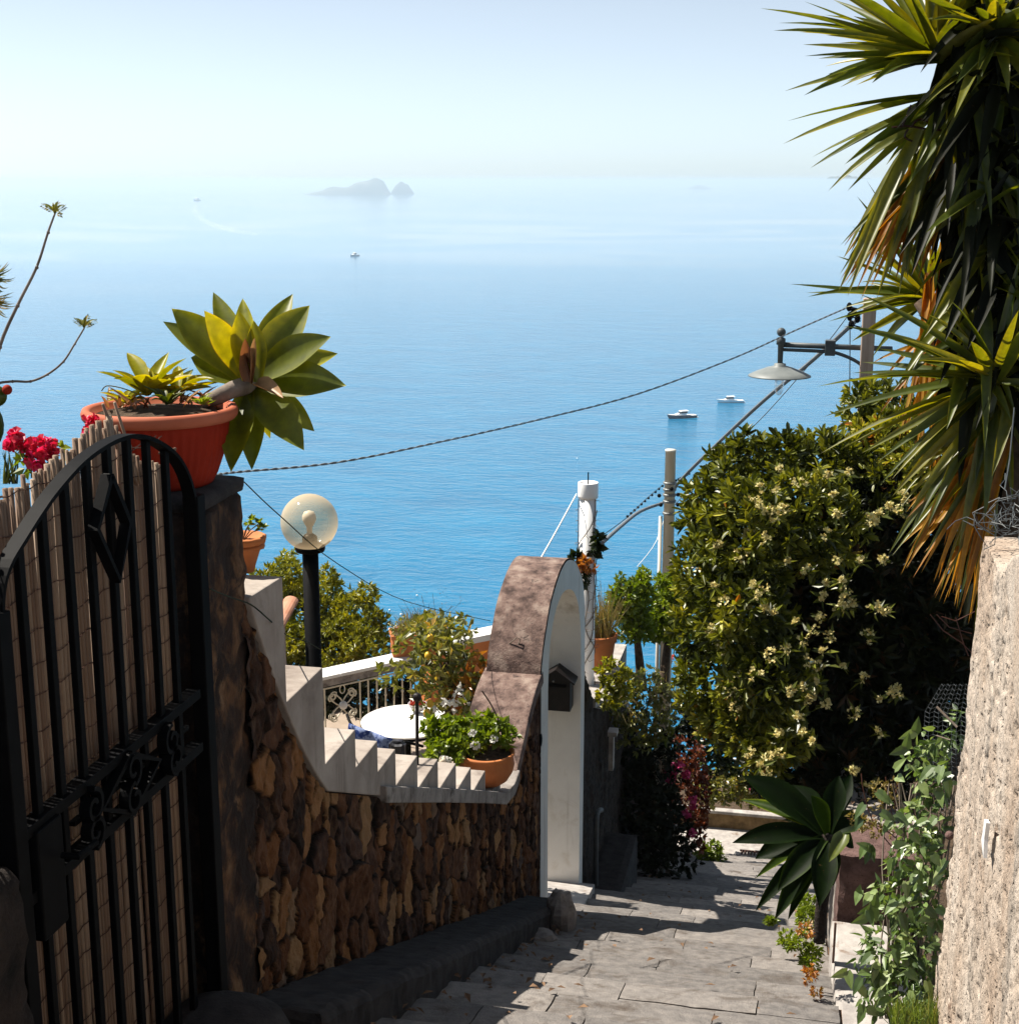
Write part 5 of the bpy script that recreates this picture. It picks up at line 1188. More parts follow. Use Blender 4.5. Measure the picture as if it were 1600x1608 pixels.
cable('thin_cable', 'thin wire below the thick pale cable between the two poles', [P(1052,800,D=15.9),P(1120,730,D=14.6),P(1200,652,D=13),P(1285,555,D=11.9),P(1338,486,D=11)], .004, M['cable'], 5)
cable('beaded_cable', 'thin dark wire dotted with clips left of the cream utility pole', [P(950,838,D=13),P(985,812,D=14),P(1015,783,D=15),P(1040,762,D=15.9)], .004, M['cabledark'], 5)
s = MB()
for i in range(11):
    u = i/10; e = P(985+55*u, 811-48*u, D=14+1.9*u); s.sphere(tuple(e), .014, 6, 5)
for i in range(8):
    u = i/7; e = P(1058+24*u, 756-12*u, D=15.8); s.sphere(tuple(e), .013, 6, 5)
tag(obj('cable_clips', s, M['iron']), 'row of tiny dark clips on the wires beside the cream pole', kind='stuff')
cable('thin_cable', 'faint wire running down left of the cream pole to the shrubs', [P(1050,790,D=15.9),P(1030,850,D=15.6),P(1000,890,D=15)], .004, M['string'], 5)
cable('thin_cable', 'thin wire hanging along the left side of the wooden pole', [P(1334,500,D=10.9),P(1334,560,D=10.9),P(1333,640,D=10.9),P(1330,690,D=10.9)], .004, M['cabledark'], 5)
cable('string', 'pale string stretched from the top of the archway to the white pipe', [P(845,884,D=10.3),P(874,833,D=11.7),P(905,776,D=13.1)], .0075, M['string'], 6, 'string')
cable('green_wire', 'thin green wire slanting down past the globe lamp', [P(384,757,X=-1.8),P(440,810,D=5.2),P(530,885,D=6.5),P(640,945,D=8.5),P(770,975,D=10.3)], .0022, M['agavedark'], 5, 'wire')
cable('green_wire', 'lower green wire drooping across the stepped parapet to the railing', [P(330,925,X=-1.665),P(362,938,X=-1.66),P(395,950,X=-1.655),P(425,975,X=-1.655),P(455,1000,D=6.5),P(490,1012,D=7.5),P(545,1045,D=12.5)], .0024, M['agavedark'], 5, 'wire')

# ------------------------------------------------------------------ far end bits
s = MB(); a_ = P(1118,1190,D=22.3); b_ = P(1300,1206,D=23); fr_ = thing('white_railing', 'white wooden railing behind the planter wall at the far end of the lane', 'railing', (a_.x, a_.y, -10)); s.tube([a_, b_], .03, 8); s.tube([a_-Vector((0,0,.42)), b_-Vector((0,0,.42))], .012, 6); obj('rails', s, M['white'], fr_)
for i in range(9):
    e = a_+(b_-a_)*(i/8+.04); s = MB(); s.tube([e, e-Vector((0,0,.8))], .010, 6); obj('baluster', s, M['white'], fr_)
s = MB(); s.tube([P(1040,1088,D=24),P(1108,1101,D=25)], .06, 8); s.tube([P(1062,1101,D=24.3),P(1112,1086,D=25)], .05, 8); tag(obj('pergola_beams', s, M['white']), 'white crossed beams glimpsed against the sea below the shrubs', 'beams')
plantblob('shrub', 'sparse twiggy shrub with tiny red flowers against the sea', 'shrub', [(1070,1030,22,34),(1090,1060,18,22),(1062,1075,18,16)], 18, M['drygrass'], 45, 5, 8, 2, lo=.2)
flowers('flower', 'two small red blooms on the sparse shrub against the sea', [(1056,1001,5),(1052,1033,6)], 17.6, M['redpetal'], .9, pet=12)
plantblob('shrub', 'low reddish and green plants growing in the far planter', 'shrub', [(1110,1240,26,26),(1140,1232,30,30),(1175,1240,26,26),(1210,1240,30,28)], 20.8, M['lemonleaf'], 200, 6, 8, 4, (.2,1), lo=.3)
plantblob('shrub', 'blue green bush behind the planter at the far end of the lane', 'shrub', [(1120,1150,36,42),(1155,1130,36,36),(1095,1125,26,36),(1150,1190,30,26),(1200,1180,30,24),(1110,1200,24,24)], 19.0, M['agavedark'], 70, 7, 11, 6, (.2,1), lo=.3)
flowers('flower', 'single magenta bloom above the far planter beside the agave', [(1181,1236,6)], 20, M['pink'], .9, pet=14)
plantblob('weeds', 'weeds sprouting at the left corner of the far landing', 'weeds', [(1118,1335,16,14),(1105,1345,12,10),(1128,1350,8,6)], 18.6, M['herb'], 260, 6, 8, 4, lo=.2)

# ------------------------------------------------------------------ flowering bush
DB = 9.4
bush = thing('flowering_bush', 'large dark evergreen bush with whorled leaves and cream blossom overhanging the lane', 'bush', P(1330,1450,D=DB))
outl = [(1130,790,55,60,0),(1110,890,48,60,-.1),(1100,985,42,50,0),(1120,1070,52,55,-.1),(1165,1130,55,50,-.2),(1160,740,48,44,.2),(1225,725,60,45,.1),(1290,720,60,40,.1),(1350,735,60,55,.2),(1180,850,75,90,-.35),(1170,960,70,80,-.4),(1200,1060,70,70,-.45),(1210,1160,55,50,-.4),(1270,820,80,80,-.3),(1400,700,60,60,.3),(1390,650,45,50,.5),(1420,760,60,60,.0),(1345,640,24,36,.5),(1095,815,24,24,0),(1170,700,22,20,.1),(1085,925,18,20,.1),(1085,1050,20,16,.1),(1120,1130,26,24,-.1)]
l = MB(); 
for (x_, y_, rx, ry, dd) in outl:
    n = int(rx*ry/1000*50); pts, dn = shell(tuple(P(x_,y_,D=DB+dd)), (S(rx,DB), S((rx+ry)/2,DB)*.9, S(ry,DB)), n, .55)
    hv = np.array([.5+.5*nz(tuple(p), 2.6) for p in pts]); whorls(l, pts, dn, 8, S(17,DB), S(5.5,DB), .85, np.clip(-.05+.6*hv+.45*rng.random(len(pts)), 0, 1), oval=True)
obj('foliage', l, M['bush'], bush)
l = MB()
for (x_, y_, rx, ry, dd) in [(1290,900,120,120,.1),(1400,870,110,130,.1),(1280,1040,120,120,0),(1400,1030,120,130,.1),(1290,1180,120,90,.1),(1410,1180,110,110,.2),(1340,1290,110,90,.5),(1430,1290,90,100,.5),(1480,950,70,130,.4),(1380,1370,80,60,1.0),(1500,1080,60,120,.5),(1510,1220,50,90,.5),(1470,1130,70,100,.3),(1400,1310,80,90,-.6),(1350,1260,80,90,-.3),(1440,1380,60,70,-.8),(1340,780,90,70,.2),(1470,800,70,90,.4)]:
    n = int(rx*ry/1000*26); pts, dn = shell(tuple(P(x_,y_,D=DB+dd)), (S(rx,DB), S((rx+ry)/2,DB)*.7, S(ry,DB)), n, .5)
    whorls(l, pts, dn, 8, S(24,DB), S(8,DB), .8, np.clip(rng.random(len(pts)), 0, 1)**1.4)
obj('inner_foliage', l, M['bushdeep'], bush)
l = MB()
for (x_, y_, rx, ry, dd) in [(1290,950,70,90,.3),(1400,950,70,110,.4),(1300,1150,80,90,.4),(1420,1150,70,110,.5),(1250,880,60,60,.2),(1360,820,60,50,.3),(1230,1040,50,60,.2),(1430,1300,70,80,1.2),(1340,1320,60,70,1.2)]:
    n = int(rx*ry/1000*12); pts, dn = shell(tuple(P(x_,y_,D=DB+dd)), (S(rx,DB), S((rx+ry)/2,DB)*.7, S(ry,DB)), n, .2)
    whorls(l, pts, dn, 6, .16, .07, 1.0)
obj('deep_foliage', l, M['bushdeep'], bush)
s = MB(); tk = smooth([P(1370,1440,D=DB),P(1350,1340,D=DB+.1),P(1330,1200,D=DB+.1),P(1300,1000,D=DB+.1)],4); s.tube(tk, list(np.linspace(.09,.04,len(tk))), 10)
for (x_, y_) in ((1150,900),(1180,1100),(1260,780),(1400,760),(1420,1000)): e = P(x_,y_,D=DB); m_ = tk[len(tk)//2]; s.tube(smooth([m_,(m_+e)/2+Vector((0,0,-.05)),e],3), [.035,.032,.03,.026,.022,.016,.010], 7)
for (x_, y_) in ((1395,1330),(1420,1360),(1340,1370)): s.tube([P(x_,1440,D=DB-.6),P(x_+6,y_-60,D=DB-.2)], .018, 7)
obj('trunk', s, M['bark'], bush, smooth=True)
# blossom clusters: each a part
fl = []
FB = [(1330,935),(1255,760),(1250,975),(1275,990),(1265,895),(1290,935),(1243,1085),(1260,1078),(1285,1070),(1268,1100),(1320,950),(1325,1045),(1305,1000),(1375,955),(1390,958),(1195,925),(1185,935),(1145,1075),(1170,1095),(1235,1020),(1125,855),(1175,840),(1165,880),(1200,845),(1395,795),(1380,805),(1370,820),(1415,800),(1335,740),(1300,745),(1220,735),(1160,870),(1235,880),(1175,1180),(1205,1190),(1225,1185),(1195,1200),(1165,1060),(1150,1090),(1130,1020),(1350,880),(1215,960),(1250,1125),(1295,1105),(1340,1120),(1355,1065),(1360,1000),(1315,880),(1340,1210),(1365,1230),(1410,1085),(1300,840),(1195,800),(1215,770),(1140,945),(1120,920),(1150,985),(1385,880),(1180,1010),(1260,1150),(1380,1150)]
_fb = list(FB)
for i in range(62):
    a_, b_ = random.choice(_fb); FB.append((min(1425,a_+random.uniform(-40,40)), b_+random.uniform(-40,40)))
FB = FB[:98]
for k, (x_, y_) in enumerate(FB):
    dd = -.82 if x_ > 1180 else -.50
    if y_ > 1150: dd -= .1
    c = P(x_+random.uniform(-3,3), y_, D=DB+dd-.12*random.random()); l = MB(); r_ = S(random.choice((4,5,7,9,12)), DB)
    for q in range(random.randint(5,9)):
        e = c + Vector(tuple(rand_dirs(1)[0]))*r_*.75; d5 = unit(rand_dirs(5)+np.array([0,-.4,.4])*.6); leaves(l, [tuple(e)]*5, d5, S(5.6,DB), S(4.4,DB), fold=.05, wide=.6)
    obj('blossom', l, M['cream_flower'], bush)
    l = MB(); whorls(l, np.array([tuple(c-Vector((0,-.04,.03)))]), np.array([(0,-.3,.5)]), 7, S(19,DB), S(6,DB), 1.1, np.array([.35])); obj('leaf_whorl', l, M['bush'], bush)

# ------------------------------------------------------------------ yucca
DY = 5.35
yu = thing('yucca', 'tall yucca with spiky backlit leaf rosettes and hanging dry yellow leaves at the right edge', 'yucca', P(1590,1000,D=DY))
s = MB(); tk = smooth([P(1600,1150,D=DY),P(1585,900,D=DY),P(1575,700,D=DY),P(1555,400,D=DY+.1),P(1530,150,D=DY+.2),P(1500,-40,D=DY+.2)],4); s.tube(tk, list(np.linspace(.10,.055,len(tk))), 12); 
s.tube(smooth([P(1575,800,D=DY),P(1520,600,D=DY+.35),P(1450,470,D=DY+.45)],4), .045, 10); obj('trunk', s, M['bark'], yu, smooth=True)
def yleaf(mb, c, tip, D, wp, dd=None, rnd=.5, sag=None, nrm=None, edge=.42):
    dd = random.uniform(-.15,.15) if dd is None else dd
    b = P(c[0]+random.uniform(-5,5), c[1]+random.uniform(-5,5), D=D+dd*.1); tp = P(tip[0], tip[1], D=D+dd)
    nrm = nrm or (Vector((0,0,1)) + Vector((random.uniform(-.5,.5), random.uniform(-.9,.1), 0)))
    strip(mb, b, tp, S(wp, D), sag=(random.uniform(.0,.03) if sag is None else sag), nrm=nrm, segs=7, shape='lance', fold=.28, rnd=rnd, edge=edge)
def yhead(c, D, tips, nr, Lr, wp, hang, mats='yucca', amin=-math.pi, amax=math.pi, zone=None):
    l = MB()
    for tp in tips: yleaf(l, c, tp[:2], D, wp*random.uniform(.85,1.1), rnd=random.random(), dd=(tp[2] if len(tp) > 2 else None))
    for i in range(nr):
        a = random.uniform(amin, amax); L = Lr*random.uniform(.55,1.0); f_ = random.random()
        tx = c[0]+L*math.cos(a)*(.4+.6*f_); ty = c[1]-L*math.sin(a)*(.4+.6*f_); dd = math.sqrt(max(0,1-(.4+.6*f_)**2))*S(L,D)*random.choice((-1,1,1))
        yleaf(l, c, (tx, ty), D, wp, dd=dd, rnd=random.random())
    obj('leaf_rosette', l, M[mats], yu, smooth=True)
    if hang:
        l = MB()
        for (tx, ty) in hang: yleaf(l, (c[0]+random.uniform(-30,30), c[1]+random.uniform(0,50)), (tx, ty), D, wp*.8, rnd=random.random(), sag=random.uniform(.0,.05))
        obj('hanging_leaves', l, M['yuccadry'], yu, smooth=True)
# top rosettes
yhead((1470,95), DY, [(1193,13),(1222,36),(1214,48),(1260,70),(1263,88),(1300,116),(1262,2),(1375,-20),(1330,-60),(1285,-30),(1360,108),(1380,120)], 74, 270, 25, None, amin=math.pi*.15, amax=math.pi*1.12)
yhead((1500,150), DY+.1, [(1236,190),(1229,226),(1276,246),(1272,264),(1326,258),(1330,300),(1367,240)], 50, 230, 24, None, amin=-math.pi*.9, amax=math.pi*.5)
yhead((1560,60), DY-.2, [(1450,30),(1520,-60),(1640,20),(1600,-30),(1630,130),(1480,150),(1590,180)], 64, 220, 26, None)
# drooping skirt of the top heads
l = MB(); dry = MB()
for i in range(84):
    u = random.random(); tip = (1320+ (1470-1320)*u + random.uniform(-8,8), 455 - 60*abs(u-.2)+random.uniform(-60,20)); yleaf(l if random.random()<.55 else dry, (1465+random.uniform(-25,50), 215+random.uniform(-10,60)), tip, DY, 17, rnd=random.random(), sag=.03)
for tp in ((1322,410),(1315,460),(1330,466),(1376,470),(1300,300),(1360,360),(1410,466),(1425,370),(1494,350),(1515,430),(1530,355),(1545,410),(1600,375),(1600,290),(1560,268)):
    yleaf(l, (tp[0]*.3+1500*.7, 200), tp, DY-.1, 22, rnd=random.uniform(.6,1), sag=.02)
obj('drooping_leaves', l, M['yucca'], yu, smooth=True); obj('hanging_leaves', dry, M['yuccadry'], yu, smooth=True)
# middle rosette seen behind, pointing left
yhead((1455,470), DY+.6, [(1240,446),(1264,460),(1268,466),(1313,402),(1340,372),(1337,355),(1345,308),(1360,283),(1385,290),(1330,495),(1340,500),(1300,505)], 26, 190, 17, None, amin=math.pi*.3, amax=math.pi*1.3)
dry = MB()
for i in range(34):
    u = random.random(); yleaf(dry, (1490+random.uniform(-35,30), 400+random.uniform(-20,150)), (1375+110*u+random.uniform(-15,15), 560+140*u+random.uniform(-50,90)), DY+.35, 13, rnd=random.random(), sag=.03)
for i in range(26):
    yleaf(dry, (1500+random.uniform(-10,10), 560), (1465+random.uniform(-25,45), 720+random.uniform(-30,60)), DY+.4, 9, rnd=random.random(), sag=0)
obj('hanging_leaves', dry, M['yuccadry'], yu, smooth=True)
# front rosette (lower right)
yhead((1562,600), DY-.25, [(1480,430),(1500,500),(1350,462),(1324,512),(1362,590),(1282,607),(1292,655),(1320,705),(1288,712),(1352,712),(1382,760),(1400,752),(1545,400),(1600,405),(1620,430),(1600,520),(1640,560),(1640,640),(1472,470),(1440,612),(1545,690),(1418,745)], 46, 245, 23, None, amin=-math.pi*.1, amax=math.pi*1.3)
l = MB(); dry = MB()
for tp in ((1395,870),(1430,800),(1455,830),(1470,780),(1505,860),(1545,880),(1530,760),(1425,845),(1490,905),(1560,900),(1400,780),(1545,820)): yleaf(l, (1560,640), tp, DY-.2, 24, rnd=random.random(), sag=.03)
for i in range(64):
    u = random.random(); yleaf(dry if random.random() < .72 else l, (1555+random.uniform(-25,30), 690+random.uniform(-30,60)), (1400+135*u+random.uniform(-12,12), 880+110*u+random.uniform(-110,15)), DY-.15+random.uniform(-.1,.2), 14, rnd=random.random(), sag=random.uniform(0,.05))
obj('drooping_leaves', l, M['yucca'], yu, smooth=True); obj('hanging_leaves', dry, M['yuccadry'], yu, smooth=True)
l = MB()
lk = MB()
for i in range(330):
    u = random.random(); cy_ = -20 + 640*u; cx_ = interp([(-40,1545),(150,1550),(400,1560),(700,1590)], cy_) + random.uniform(-55,45); a = random.uniform(-math.pi*.95, math.pi*.30) if cy_ > 60 else random.uniform(-3.1,3.1); L = random.uniform(110,240)
    yleaf(l if i % 5 < 2 else lk, (cx_, cy_), (cx_+L*math.cos(a)*.55, cy_-L*math.sin(a)*.9+30), DY+random.uniform(-.25,.05), 24, dd=random.uniform(-.3,.05), rnd=random.random()*.8, sag=random.uniform(0,.04))
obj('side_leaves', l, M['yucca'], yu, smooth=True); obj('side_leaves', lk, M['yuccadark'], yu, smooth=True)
# dense dead skirt around the trunk, its shade painted into the leaf colour
l = MB()
for i in range(1300):
    u = random.random(); cy_ = 20 + 940*u; cx_ = interp([(-40,1560),(150,1565),(400,1570),(700,1590),(1000,1610)], cy_); D_ = DY + random.uniform(.0,.5)
    cc = (cx_+random.uniform(-90,70)*(1-.45*u), cy_); yleaf(l, cc, (cc[0]+random.uniform(-40,30), cc[1]+random.uniform(60,170)), D_, 30, dd=random.uniform(-.1,.1), rnd=random.random(), sag=.0, edge=0)
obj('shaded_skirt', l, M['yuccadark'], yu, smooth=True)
s = MB(); 
for q in ([(1400,200),(1425,198),(1450,202),(1480,205)],[(1415,200),(1422,185),(1430,165)],[(1430,200),(1440,188),(1455,190),(1460,200)],[(1425,203),(1420,215),(1432,222)]): s.tube(smooth([P(a,b_,D=DY-.25) for a,b_ in q],3), .004, 5)
obj('flower_stalk', s, M['redfol'], yu)

# ------------------------------------------------------------------ shaded agave beside the lane
DA = 6.9
a2 = thing('agave', 'dark shaded agave with broad drooping leaves leaning over the lane', 'agave', P(1290,1430,D=DA)); c = P(1298,1312,D=DA)
s = MB(); s.tube(smooth([P(1286,1478,D=DA+.10),P(1290,1420,D=DA+.05),P(1300,1360,D=DA+.02),P(1300,1310,D=DA)],4), .030, 10); obj('stem', s, M['rubble'], a2, smooth=True)
for (x_,y_,dd,wp,rv) in [(1170,1214,.1,60,.1),(1160,1248,.25,26,.9),(1152,1318,-.05,44,.15),(1185,1345,.0,56,.35),(1178,1378,.2,20,.9),(1222,1395,-.15,46,.5),(1186,1427,-.12,32,.35),(1217,1441,-.15,40,.55),(1237,1444,-.1,26,.5),(1288,1420,-.22,50,.3),(1310,1390,-.1,34,.3),(1278,1252,-.1,36,.45),(1318,1218,.05,44,.2),(1338,1212,.15,38,.2),(1362,1285,.0,46,.45),(1345,1330,.1,44,.2),(1235,1230,.15,60,.1)]:
    s = MB(); tp = P(x_,y_,D=DA+dd); ax = tp-c
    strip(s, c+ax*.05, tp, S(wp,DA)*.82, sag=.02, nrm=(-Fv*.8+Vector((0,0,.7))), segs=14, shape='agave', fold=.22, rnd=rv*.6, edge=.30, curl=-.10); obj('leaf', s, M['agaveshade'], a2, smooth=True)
s = MB(); strip(s, P(1325,1310,D=DA-.2), P(1300,1360,D=DA-.3), S(26,DA), segs=8, fold=.4, rnd=.8, curl=.2); obj('withered_leaf', s, M['agavedark'], a2, smooth=True)

# ------------------------------------------------------------------ creeper at the right wall, wire mesh, weeds
iv = thing('creeper', 'green heart leaved creeper growing up beside the cream render wall', 'climbing plant', P(1440,1600,D=5.3))
for (bl, lp_, n) in (([(1400,1560,60,40,.1),(1390,1500,50,46,.1),(1440,1500,45,60,0),(1420,1420,52,52,0),(1440,1350,46,52,0),(1445,1290,40,44,0),(1460,1230,34,40,0),(1440,1190,24,30,.1),(1470,1170,20,30,.1),(1450,1580,50,30,0),(1385,1400,20,26,.1),(1500,1150,12,40,.2)], 19, 34),):
    l = MB()
    for (x_,y_,rx,ry,dd) in bl:
        D_ = 5.2+dd+(1600-y_)/1000*.5; n = 62; pts, dn = shell(tuple(P(x_,y_,D=D_)), (S(rx,D_),S(rx,D_)*.7,S(ry,D_)), int(rx*ry/1000*n), .4)
        k = len(pts); d = unit(dn*.5+rand_dirs(k)*.9+np.array([-.2,-.2,-.5])); hearts(l, pts, d, S(lp_,D_)*(.45+.8*rng.random(k)), S(lp_*.6,D_)*(.5+.6*rng.random(k)), unit(dn+rand_dirs(k)*.5+np.array([-.3,0,.3])), rng.random(k))
    obj('leaves', l, M['ivy'], iv)
l = MB(); D_=5.3
for i in range(80):
    x_ = random.uniform(1350,1500); y_ = random.uniform(1200,1590); hearts(l, [tuple(P(x_,y_,D=D_-.28))], [tuple(Vector((random.gauss(0,.5),-.3,-.6+random.gauss(0,.5))))], S(random.uniform(20,32),D_), S(15,D_), np.array([(-.4,-.6,.6)]))
for (x_, y_, h_) in ((1437,1150,1),(1422,1175,1),(1372,1425,1),(1362,1440,1),(1330,1525,0)): hearts(l, [tuple(P(x_,y_,D=D_-.2))]*2, [(.1,-.2,1 if h_ else -.3),(-.8,-.3,-.3)], S(28,D_), S(15,D_), np.array([(0,-1,.2)]*2))
obj('large_leaves', l, M['ivy'], iv)
s = MB()
for i in range(30):
    x_ = random.uniform(1380,1490); s.tube(smooth([P(x_,1600,D=5.3),P(x_+random.uniform(-20,30),1480,D=5.35),P(x_+random.uniform(-20,50),1360,D=5.4),P(x_+random.uniform(0,60),1230,D=5.45)],3), .003, 4)
obj('stems', s, M['twig'], iv)
wd = plantblob('wildflower', 'orange brown seeding stalks in front of the creeper', 'wild plant', [(1380,1250,14,30),(1350,1290,26,12),(1400,1240,10,26),(1375,1300,30,14)], 5.9, M['drygrass'], 70, 4, 7, 4, lo=.1)
s = MB()
for q in ([(1400,1330),(1370,1290),(1355,1240),(1352,1215)],[(1420,1330),(1385,1300),(1330,1285)],[(1410,1310),(1395,1260),(1390,1220)],[(1430,1340),(1405,1270),(1412,1215)]): s.tube(smooth([P(a,b_,D=5.9) for a,b_ in q],3), .0025, 4)
obj('stalks', s, M['drybrown'], wd)
# weeds by the lane edge
def grassy(name, lb, px0, px1, py, D, n, h, mat, spread=.35, kind=None, wd=.004):
    s = MB()
    for i in range(n):
        b0 = P(random.uniform(px0,px1), py+random.uniform(-6,6), D=D+random.uniform(-.15,.15)); d = Vector((random.gauss(0,spread),random.gauss(0,spread),1)).normalized(); L = S(h,D)*random.uniform(.4,1)
        strip(s, b0, b0+d*L, wd, sag=.01, segs=4, rnd=random.random())
    return tag(obj(name, s, mat), lb, 'grass', kind=kind)
grassy('grass', 'bright grass tufts at the foot of the cream render wall', 1400, 1500, 1612, 5.05, 700, 62, M['grass'], kind='stuff')
plantblob('weeds', 'yellow green weeds between the lane and the pinkish block', 'weeds', [(1250,1475,28,10,0),(1265,1440,14,24,.2),(1275,1500,14,30,0),(1268,1420,12,20,.3),(1240,1480,18,7,0)], 7.1, M['herb'], 170, 6, 9, 4, (.3,1), lo=.2)
plantblob('weeds', 'tiny yellow weed growing in a crack of the lane', 'weeds', [(1210,1446,10,4,0)], 8.0, M['herb'], 900, 6, 6, 3, lo=.2)
plantblob('weeds', 'dry reddish weeds creeping down the kerb edge', 'weeds', [(1272,1530,8,16,0),(1282,1560,6,12,0),(1266,1460,10,10,0)], 6.7, M['orangefol'], 200, 5, 7, 4, (.3,1), lo=.2)
# chicken wire
ms = thing('wire_mesh', 'rusty chicken wire panel standing against the dark shade beside the cream wall', 'wire mesh', P(1480,1290,D=5.6))
s = MB(); nh, nv = 11, 30
def mpt(i, j):
    u = i/nh; v = j/nv; lft = interp([(0,1478),(.2,1452),(.5,1448),(.8,1456),(1,1470)], v); x_ = lft+(1530-lft)*u; return P(x_, 1074+215*v, D=5.75-.35*u+.05*math.sin(v*6))
for j in range(nv):
    pts = [mpt(i + .0, j + (.5 if (i % 2) else 0)) for i in range(nh+1)]; s.tube(pts, .0006, 3, cap=False)
for i in range(0, nh, 1):
    pts = [mpt(i, j) for j in range(nv+1)]; s.tube(pts, .0005, 3, cap=False)
obj('mesh', s, M['greyiron'], ms)
s = MB(); s.tube([P(1470,1110,D=5.4),P(1502,1142,D=5.35)], .005, 6); s.tube([P(1470,1155,D=5.4),P(1492,1162,D=5.35)], .003, 5); tag(obj('dry_twig', s, M['twig']), 'pale broken twig caught in the chicken wire', 'twig')
# crumpled wire on top of the wall
s = MB()
for k in range(30):
    q = P(random.uniform(1560,1600), random.uniform(770,850), D=4.1+random.uniform(-.1,.2)); pts = [q]
    for i in range(5): q = q + Vector(tuple(rand_dirs(1)[0]))*.035; pts.append(q)
    s.tube(pts, .0014, 4)
s.tube([P(1592,640,D=4.2),P(1585,720,D=4.15),P(1577,768,D=4.1)], .002, 5); tag(obj('crumpled_wire', s, M['greyiron']), 'crumpled chicken wire bunched on top of the cream render wall', 'wire mesh')
# dry stems in front of the shade
s = MB()
for q in ([(1460,965),(1480,990),(1510,1010),(1530,1030)],[(1530,960),(1500,975),(1478,968)],[(1470,965),(1490,985),(1525,995)],[(1500,970),(1512,1010),(1520,1030)]): s.tube([P(a,b_,D=5.0) for a,b_ in q], .0018, 4)
tag(obj('dry_twigs', s, M['drybrown']), 'thin reddish dry twigs dangling beside the top of the cream wall', 'twigs')
# paint flake, broken tile on the right wall
q = P(1551,1312,X=.485); s = MB(); s.add([tuple(q+Vector((-.012,a,b_))) for a,b_ in ((-.035,.05),(.01,.04),(.02,-.0),(.035,-.03),(-.03,-.05),(-.02,0))], [(0,1,2,3,4,5)]); o_ = obj('tile_shard', s, M['white']); o_.modifiers.new('t','SOLIDIFY').thickness=.01; tag(o_, 'white broken tile shard set in the cream render wall', 'tile shard')
q = P(1490,1312,X=.50); s = MB(); s.sphere(tuple(q), .015, 10, 8); tag(obj('clay_knob', s, M['pinkblock'], smooth=True), 'small orange clay knob at the edge of the cream render wall', 'knob')
# fallen leaves
l = MB()
for i in range(150):
    if random.random() < .5: x_, y_ = random.uniform(-1.45,.18), random.uniform(3.8,13)
    else: x_, y_ = -1.4+abs(random.gauss(0,.16)), random.uniform(3.8,9)
    z_ = pathz(y_)+.075; a = random.random()*6.28; leaves(l, [(x_,y_,z_+random.uniform(0,.02))], [(math.cos(a),math.sin(a),random.uniform(-.3,.3))], random.uniform(.02,.06), random.uniform(.012,.03), Nn=[(0,0,1)], fold=.25)
for i in range(60): a = random.random()*6.28; leaves(l, [(random.uniform(.26,.66),random.uniform(7.98,8.9),-3.585)], [(math.cos(a),math.sin(a),.1)], .05, .03, Nn=[(0,0,1)], fold=.25)
tag(obj('leaf_litter', l, M['litter']), 'dry fallen leaves scattered on the lane', kind='stuff')

s = MB(); g0 = P(1190,1348,Z=-9.44)
for i in range(12): s.box((g0.x-.25+.045*i, g0.y-.2, -9.449),(g0.x-.23+.045*i, g0.y+.2, -9.43))
for yy in (g0.y-.22, g0.y+.2): s.box((g0.x-.27, yy, -9.449),(g0.x+.29, yy+.02, -9.428))
tag(obj('floor_grate', s, M['wire']), 'rusty square grating in the pale landing at the lane end', 'grate')
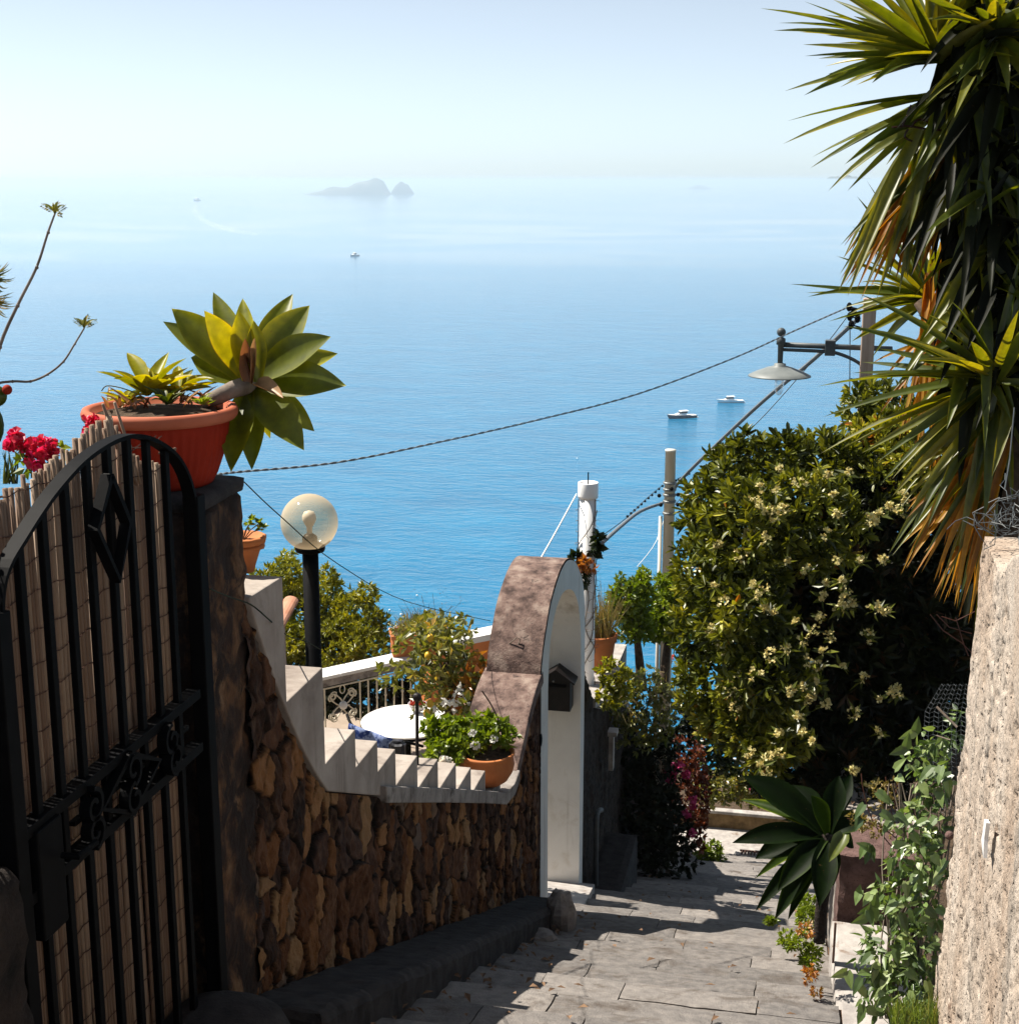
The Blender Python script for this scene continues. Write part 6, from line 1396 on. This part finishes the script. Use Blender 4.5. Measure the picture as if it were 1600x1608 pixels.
# ------------------------------------------------------------------ boats
def boat(name, lb, px, py, length, heading, hull, cabin_at=.0, grp=None):
    c = P(px, py, Z=SEA); root = thing(name, lb, 'boat', (0,0,0), grp); L = length; n = 16; V = []; F = []
    def prof(u): return (1-max(0,(u-.45)/.55)**2.2)**.75 if u < 1 else 0.0
    rows = 6
    for i in range(n+1):
        u = i/n; x = -L/2+L*u; wd = L*.155*prof(u)*(.85+.15*min(1,u*4)); fb = L*(.085+.055*u**1.6)
        for j in range(rows+1):
            v = j/rows; a = (v-.5)*2; sgn = 1 if a > 0 else -1; aa = abs(a)
            y = sgn*wd*(.55+.45*aa) if aa > .34 else wd*.55*a/.34; z = -.25+ (0 if aa <= .34 else (fb+.25)*((aa-.34)/.66)); V.append((x+ .06*L*(z+.25)/fb*u**3, y, z))
    for i in range(n):
        for j in range(rows): q = i*(rows+1)+j; F.append((q, q+rows+1, q+rows+2, q+1))
    F.append(tuple(range(rows, -1, -1)))
    h = MB().add(V, F); dk = MB(); Vd = []; 
    for i in range(n+1): a_ = V[i*(rows+1)]; b_ = V[i*(rows+1)+rows]; Vd += [(a_[0],a_[1]*.97,a_[2]-.02),(b_[0],b_[1]*.97,b_[2]-.02)]
    dk.add(Vd, [(2*i,2*i+1,2*i+3,2*i+2) for i in range(n)]); H = L*.095
    def cab(x0,x1,w0,z0,z1,slf,slb): 
        b = MB(); V = [(x0,-w0,z0),(x1,-w0,z0),(x1,w0,z0),(x0,w0,z0),(x0+slb,-w0*.85,z1),(x1-slf,-w0*.8,z1),(x1-slf,w0*.8,z1),(x0+slb,w0*.85,z1)]; return b.add(V, [(0,3,2,1),(4,5,6,7),(0,1,5,4),(1,2,6,5),(2,3,7,6),(3,0,4,7)])
    obj('hull', h, M[hull], root, smooth=True); obj('deck', dk, M['white'], root)
    obj('coachroof', cab(-.12*L,.36*L,.10*L,H*.9,H*1.75,.22*L,.02*L), M['white'], root, bevel=.04)
    obj('windows', cab(-.16*L+cabin_at*L,.14*L+cabin_at*L,.095*L,H*1.7,H*2.4,.09*L,.02*L), M['glassdark'], root)
    obj('hardtop', cab(-.22*L+cabin_at*L,.10*L+cabin_at*L,.105*L,H*2.38,H*2.62,.03*L,.02*L), M['white'], root, bevel=.03)
    s = MB(); s.box((-.55*L,-.12*L,.05),(-.49*L,.12*L,.16)); obj('swim_platform', s, M['white'], root)
    root.location = c; root.rotation_euler = (0,0,heading); return root
def head(px): # sideways to the view, bow left
    return math.pi + YAW
boat('motor_boat', 'white topped motor boat with a dark hull, the nearer of the two anchored boats', 1071, 656, 9.6, math.pi+YAW+.35, 'navy', 0, 'anchored motor boats')
boat('motor_boat', 'all white motor boat with a long roof, the farther of the two anchored boats', 1147, 632, 9.0, math.pi+YAW+.15, 'white', .06, 'anchored motor boats')
b3 = boat('motor_boat', 'small white boat close inshore between the terrace wall and the archway', 760, 1001, 4.2, math.pi+YAW-.6, 'white', 0)
b4 = boat('speed_boat', 'tiny distant white speedboat leaving a wake in mid sea', 557, 402, 13, R(250), 'white', 0)
b5 = boat('ferry', 'faint white ship with a wake far out at the upper left of the sea', 310, 315, 42, R(262), 'white', 0)
# foam of the wakes
m, t, out = _mat('foam'); d_ = N(t,'ShaderNodeBsdfDiffuse'); d_.inputs[0].default_value=(.85,.88,.9,1); tr = N(t,'ShaderNodeBsdfTransparent'); mx = N(t,'ShaderNodeMixShader'); f_ = ramp(t, noise_n(t,1,4,.6,pos(t,(.12,.12,.12))), [(.50,(0,0,0)),(.75,(.6,.6,.6))]).outputs[0]; t.links.new(f_, mx.inputs[0]); t.links.new(tr.outputs[0], mx.inputs[1]); t.links.new(d_.outputs[0], mx.inputs[2]); t.links.new(mx.outputs[0], out.inputs[0])
def foam(name, lb, pxs, wd):
    s = MB(); V = []; n = len(pxs)
    for i, (x_, y_) in enumerate(pxs):
        p = P(x_, y_, Z=SEA+.15); w_ = wd*(.2+.8*i/(n-1)); V += [(p.x-w_, p.y, SEA+.15), (p.x+w_, p.y, SEA+.15)]
    s.add(V, [(2*i,2*i+1,2*i+3,2*i+2) for i in range(n-1)]); return tag(obj(name, s, m), lb, kind='stuff')
foam('wake', 'pale wake behind the tiny speedboat', [(557,402.5),(551,400),(546,398.5)], 3); foam('wake', 'pale wake behind the tiny speedboat', [(557,402.5),(563,401),(568,400)], 2.5)
foam('wake', 'long pale wake trailing from the far ship', [(310,317),(306,330),(318,345),(350,358),(400,370)], 16)
s = MB()
for (x_, y_, r_) in ((668,960,.35),(630,965,.25),(612,958,.2),(906,720,.2),(598,985,.3),(655,935,.2)):
    p = P(x_, y_, Z=SEA+.1); s.sphere((p.x,p.y,SEA+.1), r_, 8, 6)
tag(obj('mooring_buoys', s, M['white']), 'scatter of tiny white floats on the water', kind='stuff')
